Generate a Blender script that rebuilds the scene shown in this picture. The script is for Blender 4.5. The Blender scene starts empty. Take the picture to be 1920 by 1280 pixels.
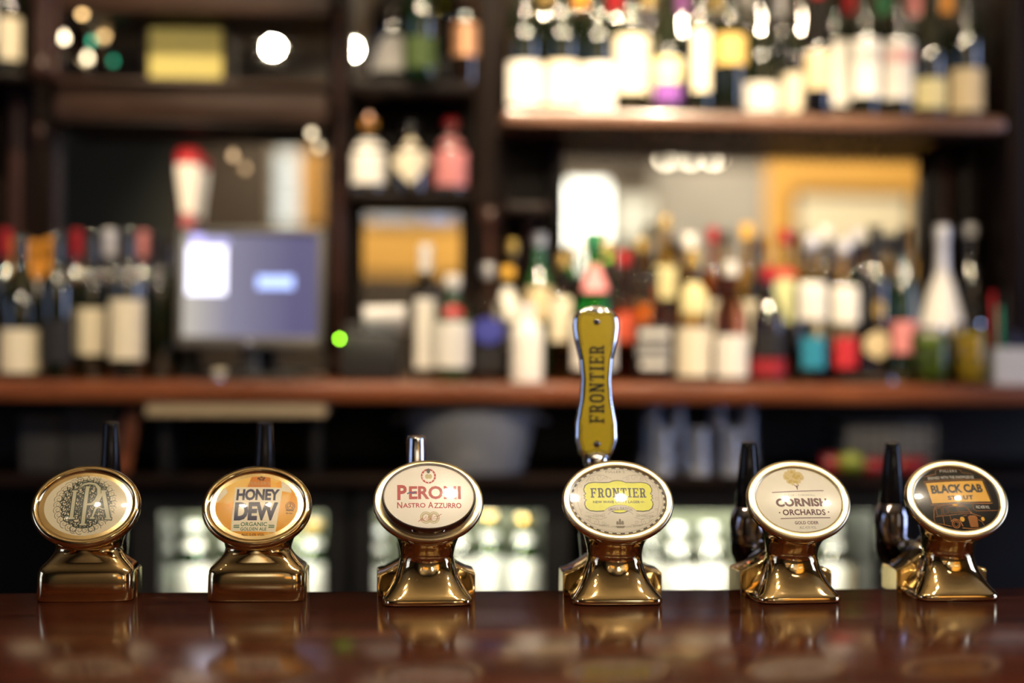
import bpy, bmesh, math, random
from mathutils import Vector, Matrix
R = math.radians
sc = bpy.context.scene
C = sc.collection
random.seed(7)

# ------------------------------------------------------------------ camera
F = 2666.7                       # 50 mm lens on a 36 mm sensor, 1920 px wide
ZCAM = 1.348
YAW, PITCH, ROLL = R(3.6), R(0.2), 0.006
CAM = Vector((0, 0, ZCAM))
fwd = Vector((math.sin(YAW)*math.cos(PITCH), math.cos(YAW)*math.cos(PITCH), math.sin(PITCH)))
rgt = Vector((math.cos(YAW), -math.sin(YAW), 0))
upv = rgt.cross(fwd)
r2 = rgt*math.cos(ROLL) + upv*math.sin(ROLL)
u2 = upv*math.cos(ROLL) - rgt*math.sin(ROLL)
rgt, upv = r2, u2
cd = bpy.data.cameras.new('camera')
cam = bpy.data.objects.new('camera', cd)
C.objects.link(cam)
M3 = Matrix((rgt, upv, -fwd)).transposed()
cam.matrix_world = Matrix.Translation(CAM) @ M3.to_4x4()
cd.sensor_width = 36
cd.lens = 50
cd.clip_start = 0.02
cd.dof.use_dof = True
cd.dof.focus_distance = 1.632
cd.dof.aperture_fstop = 1.12
cd.dof.aperture_blades = 0
sc.camera = cam

def ray(px, py): return fwd*F + rgt*(px-960) - upv*(py-640)
def at_y(px, py, Y):
    d = ray(px, py)
    return CAM + d*((Y-CAM.y)/d.y)
def at_z(px, py, Z):
    d = ray(px, py)
    return CAM + d*((Z-CAM.z)/d.z)

# ------------------------------------------------------------------ world, exposure
w = bpy.data.worlds.new('world')
sc.world = w
w.use_nodes = True
w.node_tree.nodes['Background'].inputs[0].default_value = (0.55, 0.62, 0.8, 1)
w.node_tree.nodes['Background'].inputs[1].default_value = 0.02
sc.view_settings.view_transform = 'Standard'
sc.view_settings.look = 'None'
sc.view_settings.exposure = 0.35
sc.view_settings.gamma = 1.0
sc.view_settings.use_curve_mapping = False
sc.cycles.use_denoising = True
sc.cycles.sample_clamp_indirect = 6.0
sc.cycles.max_bounces = 12
sc.cycles.transparent_max_bounces = 40
sc.cycles.caustics_reflective = False
sc.cycles.caustics_refractive = False

CEIL = 3.2
WALLY = 3.10                     # mirrors of the back bar
YMIR = WALLY-.012
def SY(y): return 2.80+(y-2.80)*0.64   # rows on the counter and shelves
def spot(name, loc, target, energy, col, size, blend=0.6, rad=0.04):
    ld = bpy.data.lights.new(name, 'SPOT')
    ld.energy = energy; ld.color = col; ld.spot_size = R(size); ld.spot_blend = blend
    ld.shadow_soft_size = rad
    o = bpy.data.objects.new(name, ld)
    C.objects.link(o)
    o.location = loc
    o.rotation_euler = (Vector(target)-Vector(loc)).to_track_quat('-Z', 'Y').to_euler()
    return o
WARM = (1.0, 0.80, 0.55)
PEND = 1350
# spots in the ceiling over the aisle: (x, y, aim, energy, cone)
SPOTS = [((0.22, 1.95, CEIL-0.12), at_y(1100, 130, 3.0), 280, 24),
         ((0.86, 2.05, CEIL-0.12), at_y(1640, 170, 3.0), 60, 34),
         ((0.55, 1.80, CEIL-0.12), at_y(1330, 560, 3.0), 260, 32),
         ((-0.75, 1.80, CEIL-0.12), at_y(200, 520, 3.0), 130, 46),
         ((-0.20, 1.75, CEIL-0.12), at_y(850, 580, 3.0), 130, 24)]
for i, (l, t, e, s) in enumerate(SPOTS):
    spot('ceiling_spot_light', l, t, e, WARM, s)
# washers added to brighten the far wall's panels: (x, y, aim x, aim z, energy)
WASH = [(2.5, -1.3, 2.5, 1.9, 190), (-.4, -1.3, -.5, 1.9, 220), (1.3, -1.4, 1.3, 1.9, 110)]
for x, y, ax, az, e in WASH:
    spot('added_washer_light', (x, y, 3.08), (ax, -2.9, az), e, WARM, 80)

# ------------------------------------------------------------------ helpers
def link(o, parent=None):
    C.objects.link(o)
    if parent is not None: o.parent = parent
    return o
def tag(o, label=None, cat=None, group=None, kind=None):
    if label: o['label'] = label
    if cat: o['category'] = cat
    if group: o['group'] = group
    if kind: o['kind'] = kind
    return o
def thing(name, label, cat, loc=(0, 0, 0), rotz=0, group=None):
    o = bpy.data.objects.new(name, None)
    o.empty_display_size = 0.02
    link(o); o.location = loc; o.rotation_euler = (0, 0, rotz)
    return tag(o, label, cat, group)
def mesh_obj(name, me, mat, parent=None, smooth=False, loc=None):
    if mat is not None and len(me.materials) == 0: me.materials.append(mat)
    if smooth:
        me.polygons.foreach_set('use_smooth', [True]*len(me.polygons))
        me.update()
    o = bpy.data.objects.new(name, me)
    link(o, parent)
    if loc is not None: o.location = loc
    return o
def pydata(name, vs, fs):
    me = bpy.data.meshes.new(name)
    me.from_pydata([tuple(v) for v in vs], [], fs)
    me.update()
    return me
def fix_normals(me):
    bm = bmesh.new(); bm.from_mesh(me)
    bmesh.ops.recalc_face_normals(bm, faces=bm.faces)
    bm.to_mesh(me); bm.free()
def box_mesh(x0, x1, y0, y1, z0, z1, bev=0.0, seg=2):
    bm = bmesh.new()
    bmesh.ops.create_cube(bm, size=1)
    for v in bm.verts:
        v.co = Vector(((x0+x1)/2+v.co.x*(x1-x0), (y0+y1)/2+v.co.y*(y1-y0), (z0+z1)/2+v.co.z*(z1-z0)))
    if bev > 0:
        bmesh.ops.bevel(bm, geom=bm.edges[:], offset=bev, segments=seg, profile=0.5, affect='EDGES')
    me = bpy.data.meshes.new('box'); bm.to_mesh(me); bm.free()
    return me
def box(name, x0, x1, y0, y1, z0, z1, mat, parent=None, bev=0.0, seg=2):
    return mesh_obj(name, box_mesh(x0, x1, y0, y1, z0, z1, bev, seg), mat, parent)
def struct(o): o['kind'] = 'structure'; return o
def lathe_mesh(prof, seg=28, p=2.0, aspect=1.0, cap=True):
    """prof: list of (r, z). p>2 gives a squarish section."""
    vs, fs = [], []
    n = len(prof)
    for r, z in prof:
        for k in range(seg):
            a = 2*math.pi*(k+0.5)/seg
            c, s = math.cos(a), math.sin(a)
            q = (abs(c)**p + abs(s)**p)**(-1/p)
            vs.append((r*q*c, r*q*s*aspect, z))
    for i in range(n-1):
        for k in range(seg):
            k2 = (k+1) % seg
            fs.append((i*seg+k, i*seg+k2, (i+1)*seg+k2, (i+1)*seg+k))
    if cap:
        fs.append(tuple(range(seg-1, -1, -1)))
        fs.append(tuple((n-1)*seg+k for k in range(seg)))
    me = pydata('lathe', vs, fs)
    return me
def loft_mesh(loops, closed_ends=True):
    n = len(loops[0]); vs = [v for l in loops for v in l]; fs = []
    for i in range(len(loops)-1):
        for k in range(n):
            k2 = (k+1) % n
            fs.append((i*n+k, i*n+k2, (i+1)*n+k2, (i+1)*n+k))
    if closed_ends:
        fs.append(tuple(range(n-1, -1, -1)))
        fs.append(tuple((len(loops)-1)*n+k for k in range(n)))
    return vs, fs
def tube_mesh(pts, r, seg=8):
    """round bar along pts; r float or list"""
    pts = [Vector(p) for p in pts]
    loops = []
    for i, p in enumerate(pts):
        d = (pts[min(i+1, len(pts)-1)]-pts[max(i-1, 0)]).normalized()
        a = Vector((0, 0, 1)) if abs(d.z) < 0.9 else Vector((1, 0, 0))
        x = d.cross(a).normalized(); y = d.cross(x)
        rr = r[i] if isinstance(r, (list, tuple)) else r
        loops.append([p+x*rr*math.cos(2*math.pi*k/seg)+y*rr*math.sin(2*math.pi*k/seg) for k in range(seg)])
    vs, fs = loft_mesh(loops)
    me = pydata('tube', vs, fs); fix_normals(me)
    return me
def auto_smooth(o, ang=35):
    me = o.data
    me.polygons.foreach_set('use_smooth', [True]*len(me.polygons))
    bm = bmesh.new(); bm.from_mesh(me)
    for e in bm.edges:
        e.smooth = not (len(e.link_faces) == 2 and e.calc_face_angle(0) > R(ang))
    bm.to_mesh(me); bm.free()
    return o

# ------------------------------------------------------------------ materials
MATS = {}
def setin(b, key, val):
    if key in b.inputs: b.inputs[key].default_value = val
def mat(name, col, rough=0.5, metal=0.0, spec=0.5, coat=0.0, trans=0.0, ior=1.45, emit=None, estr=0.0,
        var=0.0, vscale=20.0, bump=0.0, bscale=60.0, rvar=0.0):
    if name in MATS: return MATS[name]
    m = bpy.data.materials.new(name); m.use_nodes = True
    nt = m.node_tree; b = nt.nodes['Principled BSDF']
    setin(b, 'Base Color', (*col, 1)); setin(b, 'Roughness', rough); setin(b, 'Metallic', metal)
    setin(b, 'Specular IOR Level', spec); setin(b, 'Coat Weight', coat); setin(b, 'Coat Roughness', 0.03)
    setin(b, 'Transmission Weight', trans); setin(b, 'IOR', ior)
    if emit is not None:
        setin(b, 'Emission Color', (*emit, 1)); setin(b, 'Emission Strength', estr)
    tc = nt.nodes.new('ShaderNodeTexCoord')
    if var > 0 or rvar > 0:
        no = nt.nodes.new('ShaderNodeTexNoise'); no.inputs['Scale'].default_value = vscale
        no.inputs['Detail'].default_value = 5
        nt.links.new(tc.outputs['Object'], no.inputs['Vector'])
        if var > 0:
            cr = nt.nodes.new('ShaderNodeValToRGB')
            cr.color_ramp.elements[0].position = 0.3; cr.color_ramp.elements[1].position = 0.7
            cr.color_ramp.elements[0].color = (*[max(0, c*(1-var)) for c in col], 1)
            cr.color_ramp.elements[1].color = (*[min(1, c*(1+var)) for c in col], 1)
            nt.links.new(no.outputs['Fac'], cr.inputs['Fac'])
            nt.links.new(cr.outputs['Color'], b.inputs['Base Color'])
        if rvar > 0:
            mr = nt.nodes.new('ShaderNodeMapRange')
            mr.inputs['To Min'].default_value = max(0.0, rough-rvar); mr.inputs['To Max'].default_value = rough+rvar
            nt.links.new(no.outputs['Fac'], mr.inputs['Value'])
            nt.links.new(mr.outputs['Result'], b.inputs['Roughness'])
    if bump > 0:
        n2 = nt.nodes.new('ShaderNodeTexNoise'); n2.inputs['Scale'].default_value = bscale
        nt.links.new(tc.outputs['Object'], n2.inputs['Vector'])
        bp = nt.nodes.new('ShaderNodeBump'); bp.inputs['Strength'].default_value = bump
        bp.inputs['Distance'].default_value = 0.002
        nt.links.new(n2.outputs['Fac'], bp.inputs['Height'])
        nt.links.new(bp.outputs['Normal'], b.inputs['Normal'])
    MATS[name] = m
    return m
def wood(name, c1, c2, scale=(1.2, 14, 14), rough=0.3, coat=0.0, rvar=0.08, scratch=0.0, spec=0.5, bump=0.12):
    if name in MATS: return MATS[name]
    m = bpy.data.materials.new(name); m.use_nodes = True
    nt = m.node_tree; b = nt.nodes['Principled BSDF']
    tc = nt.nodes.new('ShaderNodeTexCoord'); mp = nt.nodes.new('ShaderNodeMapping')
    mp.inputs['Scale'].default_value = scale
    nt.links.new(tc.outputs['Object'], mp.inputs['Vector'])
    n = nt.nodes.new('ShaderNodeTexNoise'); n.inputs['Scale'].default_value = 3.0
    n.inputs['Detail'].default_value = 8; n.inputs['Distortion'].default_value = 1.2
    nt.links.new(mp.outputs['Vector'], n.inputs['Vector'])
    cr = nt.nodes.new('ShaderNodeValToRGB')
    cr.color_ramp.elements[0].position = 0.32; cr.color_ramp.elements[1].position = 0.68
    cr.color_ramp.elements[0].color = (*c1, 1); cr.color_ramp.elements[1].color = (*c2, 1)
    nt.links.new(n.outputs['Fac'], cr.inputs['Fac'])
    colout = cr.outputs['Color']
    setin(b, 'Roughness', rough); setin(b, 'Coat Weight', coat); setin(b, 'Coat Roughness', 0.12)
    setin(b, 'Specular IOR Level', spec)
    mr = nt.nodes.new('ShaderNodeMapRange')
    mr.inputs['To Min'].default_value = max(0.02, rough-rvar); mr.inputs['To Max'].default_value = rough+rvar
    n3 = nt.nodes.new('ShaderNodeTexNoise'); n3.inputs['Scale'].default_value = 9.0; n3.inputs['Detail'].default_value = 6
    nt.links.new(tc.outputs['Object'], n3.inputs['Vector'])
    nt.links.new(n3.outputs['Fac'], mr.inputs['Value'])
    nt.links.new(mr.outputs['Result'], b.inputs['Roughness'])
    bp = nt.nodes.new('ShaderNodeBump'); bp.inputs['Strength'].default_value = bump
    bp.inputs['Distance'].default_value = 0.001
    nt.links.new(n.outputs['Fac'], bp.inputs['Height'])
    nt.links.new(bp.outputs['Normal'], b.inputs['Normal'])
    if scratch > 0:            # worn scuffs in the varnish with a shape of their own
        mp2 = nt.nodes.new('ShaderNodeMapping'); mp2.inputs['Scale'].default_value = (9, 38, 9)
        nt.links.new(tc.outputs['Object'], mp2.inputs['Vector'])
        n4 = nt.nodes.new('ShaderNodeTexNoise'); n4.inputs['Scale'].default_value = 2.2
        n4.inputs['Detail'].default_value = 9; n4.inputs['Roughness'].default_value = 0.72
        nt.links.new(mp2.outputs['Vector'], n4.inputs['Vector'])
        c4 = nt.nodes.new('ShaderNodeValToRGB')
        c4.color_ramp.elements[0].position = 0.62; c4.color_ramp.elements[1].position = 0.68
        c4.color_ramp.elements[0].color = (0, 0, 0, 1); c4.color_ramp.elements[1].color = (scratch,)*3+(1,)
        nt.links.new(n4.outputs['Fac'], c4.inputs['Fac'])
        mx = nt.nodes.new('ShaderNodeMixRGB'); mx.inputs['Color2'].default_value = (0.30, 0.22, 0.16, 1)
        nt.links.new(c4.outputs['Color'], mx.inputs['Fac']); nt.links.new(colout, mx.inputs['Color1'])
        colout = mx.outputs['Color']
    nt.links.new(colout, b.inputs['Base Color'])
    MATS[name] = m
    return m
def paper(name, col, rough=0.55): return mat('paper_'+name, col, rough, var=0.05, vscale=90)
def glow(name, col, s): return mat('glow_'+name, (0, 0, 0), 0.5, emit=col, estr=s)

brass = mat('polished_brass', (0.86, 0.67, 0.36), 0.075, 1.0, var=0.08, vscale=30, rvar=0.03, bump=0.03, bscale=18)
brass_rim = mat('worn_brass', (0.88, 0.74, 0.46), 0.30, 1.0, var=0.08, vscale=60, rvar=0.06)
chrome = mat('chrome', (0.78, 0.80, 0.84), 0.06, 1.0)
dark_chrome = mat('smoked_chrome', (0.34, 0.33, 0.36), 0.06, 1.0)
black_gloss = mat('black_gloss_plastic', (0.006, 0.006, 0.008), 0.16, spec=.35)
black_matte = mat('black_matte', (0.012, 0.011, 0.011), 0.5, var=0.2)
mahogany = wood('varnished_mahogany', (0.036, 0.008, 0.0045), (0.105, 0.027, 0.013), (1.0, 12, 12), 0.15, 0.0, 0.035, 0.7, spec=.35, bump=.06)
dark_wood = wood('dark_carved_wood', (0.004, 0.002, 0.0015), (0.011, 0.005, 0.003), (8, 8, 1.2), 0.45, 0.0, spec=.14)
brown_wood = wood('brown_wood', (0.022, 0.011, 0.007), (0.058, 0.029, 0.017), (1.2, 12, 12), 0.4, 0.0, spec=.25)
red_wood = wood('red_counter_wood', (0.13, 0.036, 0.014), (0.24, 0.075, 0.028), (1.0, 12, 12), 0.3, 0.2)
column_wood = wood('red_column_wood', (0.018, 0.007, 0.005), (0.048, 0.019, 0.013), (10, 10, 1), 0.35, 0.0, spec=.3)
mirror = mat('mirror', (0.72, 0.72, 0.70), 0.015, 1.0)
plaster_yellow = mat('ochre_wall', (0.62, 0.36, 0.08), 0.7, var=0.08, vscale=3)
plaster_dark = mat('dark_panelled_wall', (0.045, 0.032, 0.022), 0.5, var=0.2, vscale=4)
plaster_grey = mat('grey_wall', (0.30, 0.30, 0.29), 0.6, var=0.1, vscale=4)
ceil_m = mat('nicotine_ceiling', (0.40, 0.31, 0.19), 0.8, var=0.08, vscale=3)
floor_m = wood('floor_boards', (0.03, 0.016, 0.009), (0.07, 0.035, 0.02), (1, 9, 1), 0.35)

# ------------------------------------------------------------------ room shell
X0, X1, Y0 = -3.4, 3.6, -2.9
YB = 3.36
struct(box('floor', X0-.1, X1+.1, Y0-.1, YB+.1, -0.1, 0, floor_m))
struct(box('ceiling', X0-.1, X1+.1, Y0-.1, YB+.1, CEIL, CEIL+.1, ceil_m))
struct(box('wall_back', X0-.1, X1+.1, YB, YB+.1, 0, CEIL, plaster_dark))
struct(box('wall_left', X0-.1, X0, Y0, YB, 0, CEIL, plaster_dark))
struct(box('wall_right', X1, X1+.1, Y0, YB, 0, CEIL, plaster_dark))
struct(box('wall_front', X0-.1, X1+.1, Y0-.1, Y0, 0, CEIL, plaster_dark))
def room(px, py, Yr):
    """where a thing of the room at y=Yr stands so that the back-bar mirror shows it at this pixel"""
    p = at_y(px, py, 2*YMIR-Yr)
    return Vector((p.x, Yr, p.z))
# painted panels of the far wall
def wall_panel(px0, px1, py0, py1, m, name, label=None, cat=None, t=0.02):
    a = room(px0, py0, Y0); b = room(px1, py1, Y0)
    o = box(name, min(a.x, b.x), max(a.x, b.x), Y0, Y0+t, max(0.02, min(a.z, b.z)), min(CEIL-.02, max(a.z, b.z)), m)
    return o
for i, (a, b, c, d, m) in enumerate([(1436, 2000, 150, 640, plaster_yellow), (640, 905, 418, 516, plaster_yellow),
                                     (1222, 1432, 312, 560, plaster_grey), (60, 330, 240, 560, mat('green_grey_wall', (0.035, 0.038, 0.032), 0.5))]):
    struct(wall_panel(a, b, c, d, m, 'trim_%d' % (i+1)))

# ------------------------------------------------------------------ bar counter
BAR = 1.05
e0 = at_z(0, 1110.5, BAR); e1 = at_z(1900, 1101, BAR)
bdir = (e1-e0); bdir.z = 0; bdir.normalize()
BROT = math.atan2(bdir.y, bdir.x)
bar = thing('bar_counter', 'long varnished mahogany bar counter that the six brass fonts stand on', 'bar counter',
            (e0.x, e0.y, 0), BROT)
auto_smooth(box('bar_top', -1.6, 3.2, -0.62, 0, BAR-0.045, BAR, mahogany, bar, 0.006, 3))
box('front_panel', -1.5, 3.1, -0.52, -0.48, 0.0, BAR-0.045, dark_wood, bar)
box('back_panel', -1.5, 3.1, -0.08, -0.05, 0.0, BAR-0.045, dark_wood, bar)
for k in range(9):
    box('panel_moulding', -1.4+k*0.5, -1.36+k*0.5, -0.535, -0.52, 0.05, BAR-0.08, dark_wood, bar)

# ------------------------------------------------------------------ flat print
class P2:
    def __init__(s): s.v = []; s.f = []
    def poly(s, pts):
        n = len(s.v); s.v += [tuple(p) for p in pts]; s.f.append(tuple(range(n, n+len(pts)))); return s
    def rect(s, x0, y0, x1, y1): return s.poly([(x0, y0), (x1, y0), (x1, y1), (x0, y1)])
    def disc(s, x, y, r, ry=None, seg=20):
        ry = ry or r
        return s.poly([(x+r*math.cos(2*math.pi*k/seg), y+ry*math.sin(2*math.pi*k/seg)) for k in range(seg)])
    def ribbon(s, pts, wd, closed=False):
        n = len(pts); L = []; Q = []
        for i in range(n):
            if closed: a, b = pts[i-1], pts[(i+1) % n]
            else: a, b = pts[max(i-1, 0)], pts[min(i+1, n-1)]
            dx, dy = b[0]-a[0], b[1]-a[1]; l = math.hypot(dx, dy) or 1
            ww = wd[i] if isinstance(wd, (list, tuple)) else wd
            L.append((pts[i][0]-dy/l*ww/2, pts[i][1]+dx/l*ww/2)); Q.append((pts[i][0]+dy/l*ww/2, pts[i][1]-dx/l*ww/2))
        m = n if closed else n-1
        for i in range(m):
            j = (i+1) % n
            s.poly([L[i], Q[i], Q[j], L[j]])
        return s
    def ring(s, x, y, rx, ry, wd, seg=40, a0=0, a1=360):
        full = abs(a1-a0) >= 360
        k = seg if full else seg+1
        pts = [(x+rx*math.cos(R(a0+(a1-a0)*i/seg)), y+ry*math.sin(R(a0+(a1-a0)*i/seg))) for i in range(k)]
        return s.ribbon(pts, wd, full)
    def spiral(s, x, y, r, a0, turns, wd, sgn=1, seg=14):
        pts = []
        for i in range(seg+1):
            t = i/seg; rr = r*(1-0.85*t); a = R(a0)+sgn*turns*2*math.pi*t
            pts.append((x+rr*math.cos(a), y+rr*math.sin(a)))
        return s.ribbon(pts, [wd*(1-0.4*i/seg) for i in range(seg+1)])
    def add(s, other):
        n = len(s.v); s.v += other.v; s.f += [tuple(i+n for i in f) for f in other.f]; return s
    def fit(s, x0, y0, x1, y1):
        xs = [p[0] for p in s.v]; ys = [p[1] for p in s.v]
        a, b, c, d = min(xs), max(xs), min(ys), max(ys)
        s.v = [(x0+(p[0]-a)/(b-a)*(x1-x0), y0+(p[1]-c)/(d-c)*(y1-y0)) for p in s.v]
        return s
    def arch(s, k):      # bend a line of print upwards in its middle
        xs = [p[0] for p in s.v]; m = (min(xs)+max(xs))/2; h = (max(xs)-min(xs))/2
        s.v = [(p[0], p[1]-k*((p[0]-m)/h)**2) for p in s.v]
        return s
def rrect(x0, y0, x1, y1, r, seg=4):
    out = []
    for cx, cy, a in ((x1-r, y1-r, 0), (x0+r, y1-r, 90), (x0+r, y0+r, 180), (x1-r, y0+r, 270)):
        out += [(cx+r*math.cos(R(a+90*i/seg)), cy+r*math.sin(R(a+90*i/seg))) for i in range(seg+1)]
    return out
_tc = {}
def text(s, bold=0.0, res=3, spacing=1.0, shear=0.0):
    key = (s, bold, res, spacing, shear)
    if key not in _tc:
        cu = bpy.data.curves.new('t', 'FONT'); cu.body = s; cu.offset = bold; cu.resolution_u = res
        cu.space_character = spacing; cu.shear = shear
        o = bpy.data.objects.new('t', cu); C.objects.link(o)
        bpy.context.view_layer.update()
        me = bpy.data.meshes.new_from_object(o.evaluated_get(bpy.context.evaluated_depsgraph_get()))
        p = P2(); p.v = [(v.co.x, v.co.y) for v in me.vertices]; p.f = [tuple(f.vertices) for f in me.polygons]
        bpy.data.objects.remove(o); bpy.data.curves.remove(cu); bpy.data.meshes.remove(me)
        _tc[key] = p
    q = P2(); q.v = list(_tc[key].v); q.f = list(_tc[key].f)
    return q
def slab(word, t=0.17, sl=0.12):
    """slab-serif capitals"""
    p = P2(); x = 0
    def half(cx, y0, y1, rx, t, side=1):
        cy = (y0+y1)/2; ry = (y1-y0)/2
        pts = [(cx+(rx-t/2)*math.cos(R(a)), cy+(ry-t*0.4)*math.sin(R(a))) for a in range(-90, 91, 15)]
        p.ribbon(pts, t*0.9)
    for ch in word:
        W = 0.62
        if ch in 'FE':
            p.rect(x+.08, 0, x+.08+t, 1); p.rect(x, 0, x+.36, sl); p.rect(x, 1-sl, x+W, 1)
            p.rect(x+W-.09, .72, x+W, 1); p.rect(x+.2, .46, x+.46, .57); p.rect(x+.40, .38, x+.48, .65)
            if ch == 'E': p.rect(x, 0, x+W, sl); p.rect(x+W-.09, 0, x+W, .28)
        elif ch == 'R':
            p.rect(x+.08, 0, x+.08+t, 1); p.rect(x, 0, x+.34, sl); p.rect(x, 1-sl, x+.36, 1)
            p.rect(x+.2, .42, x+.36, .53); half(x+.34, .42, 1.0, .26, t)
            p.poly([(x+.32, .46), (x+.50, .46), (x+.60, 0), (x+.42, 0)]); p.rect(x+.40, 0, x+.68, sl); W = .68
        elif ch == 'O':
            pts = rrect(x+.085, .075, x+.62-.085, .925, .22, 5); p.ribbon(pts, .165, True)
        elif ch == 'N':
            p.rect(x+.08, 0, x+.08+t*.8, 1); p.rect(x+.52, 0, x+.52+t*.8, 1); p.poly([(x+.08, 1), (x+.27, 1), (x+.655, 0), (x+.47, 0)])
            p.rect(x, 0, x+.30, sl); p.rect(x, 1-sl, x+.22, 1); p.rect(x+.44, 1-sl, x+.74, 1); W = .74
        elif ch == 'T':
            p.rect(x+.225, 0, x+.225+t, 1); p.rect(x+.13, 0, x+.49, sl); p.rect(x, 1-sl, x+W, 1)
            p.rect(x, .70, x+.09, 1); p.rect(x+W-.09, .70, x+W, 1)
        elif ch == 'I':
            p.rect(x+.1, 0, x+.1+t, 1); p.rect(x, 0, x+.37, sl); p.rect(x, 1-sl, x+.37, 1); W = .37
        x += W+.12
    return p
def print_obj(name, p, fn, m, parent, lift, maxlen=4.0, label=None):
    """lay flat print p (mm) on a surface: fn(u, v, lift) -> 3D"""
    me = pydata(name, [(x, y, 0) for x, y in p.v], p.f)
    bm = bmesh.new(); bm.from_mesh(me)
    bmesh.ops.triangulate(bm, faces=bm.faces[:])
    for it in range(4):
        es = [e for e in bm.edges if e.calc_length() > maxlen]
        if not es: break
        bmesh.ops.subdivide_edges(bm, edges=es, cuts=1)
        bmesh.ops.triangulate(bm, faces=[f for f in bm.faces if len(f.verts) > 3])
    for f in bm.faces:
        if f.normal.z < 0: f.normal_flip()
    for v in bm.verts: v.co = Vector(fn(v.co.x, v.co.y, lift))
    bm.to_mesh(me); bm.free()
    o = mesh_obj(name, me, m, parent)
    if label: o['label'] = label
    return o
def ink(name, col, rough=0.3, coat=1.0): return mat('ink_'+name, col, rough, coat=coat, var=0.03, vscale=200)

# ------------------------------------------------------------------ beer fonts
MMs = 0.001
def sup(a, b, p, n=72, cx=0, cy=0, ph=0.0):
    out = []
    for k in range(n):
        t = 2*math.pi*(k+ph)/n; c, s = math.cos(t), math.sin(t)
        q = (abs(c/a)**p+abs(s/b)**p)**(-1/p)
        out.append((cx+q*c, cy+q*s))
    return out
def font_body(model):
    """brass body in mm; front is -y. returns (verts, faces), face frame (centre, alpha, A, B)"""
    loops = []
    al1 = 32.0
    if model == 'B':
        prof = [(0, 49.5, -50, 40, 7), (2, 51, -52, 42, 7), (6, 51, -52, 42, 7), (8.5, 49.8, -50.8, 40, 6.5), (12, 47, -48.6, 35, 5.6), (17, 43.4, -45.6, 29, 4.6),
                (23, 39.8, -42.6, 24, 3.7), (30, 36.4, -39.8, 20, 3.0), (37, 33.8, -37.8, 17.6, 2.5), (44, 32, -36.5, 16.4, 2.2), (50, 31.2, -36, 16, 2.05)]
        wz, wy, wa, wb = 52, -10, 31, 26
        cy, cz = -35, 118.5
    else:
        prof = [(0, 53.5, -33.5, 33, 9), (2, 55, -35, 34, 9), (29, 55, -30, 34, 9), (34, 54.5, -29.0, 33.5, 8), (37.5, 53, -27.6, 32, 7),
                (40.5, 50, -26.2, 29, 6), (44.5, 46, -24.8, 25, 5), (49, 42, -24.3, 22, 3.8), (54, 39, -22.7, 20, 2.8), (58, 38, -22, 19, 2.2)]
        wz, wy, wa, wb = 58, -1.5, 38, 20.5
        cy, cz = -19, 108.5
    for z, a, y0, y1, p in prof:
        loops.append([(x, y, z) for x, y in sup(a, (y1-y0)/2, p, 72, 0, (y0+y1)/2, 0.0)])
    A, B = 63, 52.5
    N = 16
    for i in range(1, N+1):
        t = i/N
        al = R(90+(al1-90)*(t**1.15 if model == 'B' else t**.9))
        e = t**1.9 if model == 'B' else t**1.5
        a = wa+(A-2.5-wa)*e; b = wb+(B-2.5-wb)*(t**1.25)
        ccy = wy+(cy+2-wy)*(t**1.25); ccz = wz+(cz-4-wz)*t
        v = (math.sin(al), math.cos(al))
        loops.append([(x, ccy+s*v[0], ccz+s*v[1]) for x, s in sup(a, b, 2.0, 72)])
    al = R(al1); v = (math.sin(al), math.cos(al)); n = (-math.cos(al), math.sin(al))
    for a, h in ((A-0.6, 0), (A, 2.5), (A-0.3, 5), (A-1.5, 7)):
        b = a-(A-B)
        loops.append([(x, cy+s*v[0]+n[0]*(h-4.6), cz+s*v[1]+n[1]*(h-4.6)) for x, s in sup(a, b, 2.0, 72)])
    return loops, (cy, cz, al, A, B)
def add_rim(parent, fr, inner, mat_, rnd_=False):
    """raised bevelled ring round the badge"""
    cy, cz, al, A, B = fr
    v = (math.sin(al), math.cos(al)); n = (-math.cos(al), math.sin(al))
    loops = []
    for d, h in ((.3, .8), (.7, 2.6), (1.8, 4.4), (3.6, 5.6), (5.6, 6.0), (inner-2.4, 5.2), (inner-.8, 3.8), (inner, 2.2), (inner+.2, -1.0)) if rnd_ else ((.6, 2.2), (.9, 3.6), (2.2, 4.7), (4.5, 5.1), (inner-2.2, 4.9), (inner-.8, 4.4), (inner, 3.2), (inner+.2, -1.0)):
        loops.append([(x*MMs, (cy+s*v[0]+n[0]*h)*MMs, (cz+s*v[1]+n[1]*h)*MMs) for x, s in sup(A-d, B-d, 2.0, 96)])
    vs, fs = loft_mesh(loops, False)
    me = pydata('rim', vs, fs); fix_normals(me)
    return mesh_obj('rim', me, mat_, parent, True)
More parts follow.
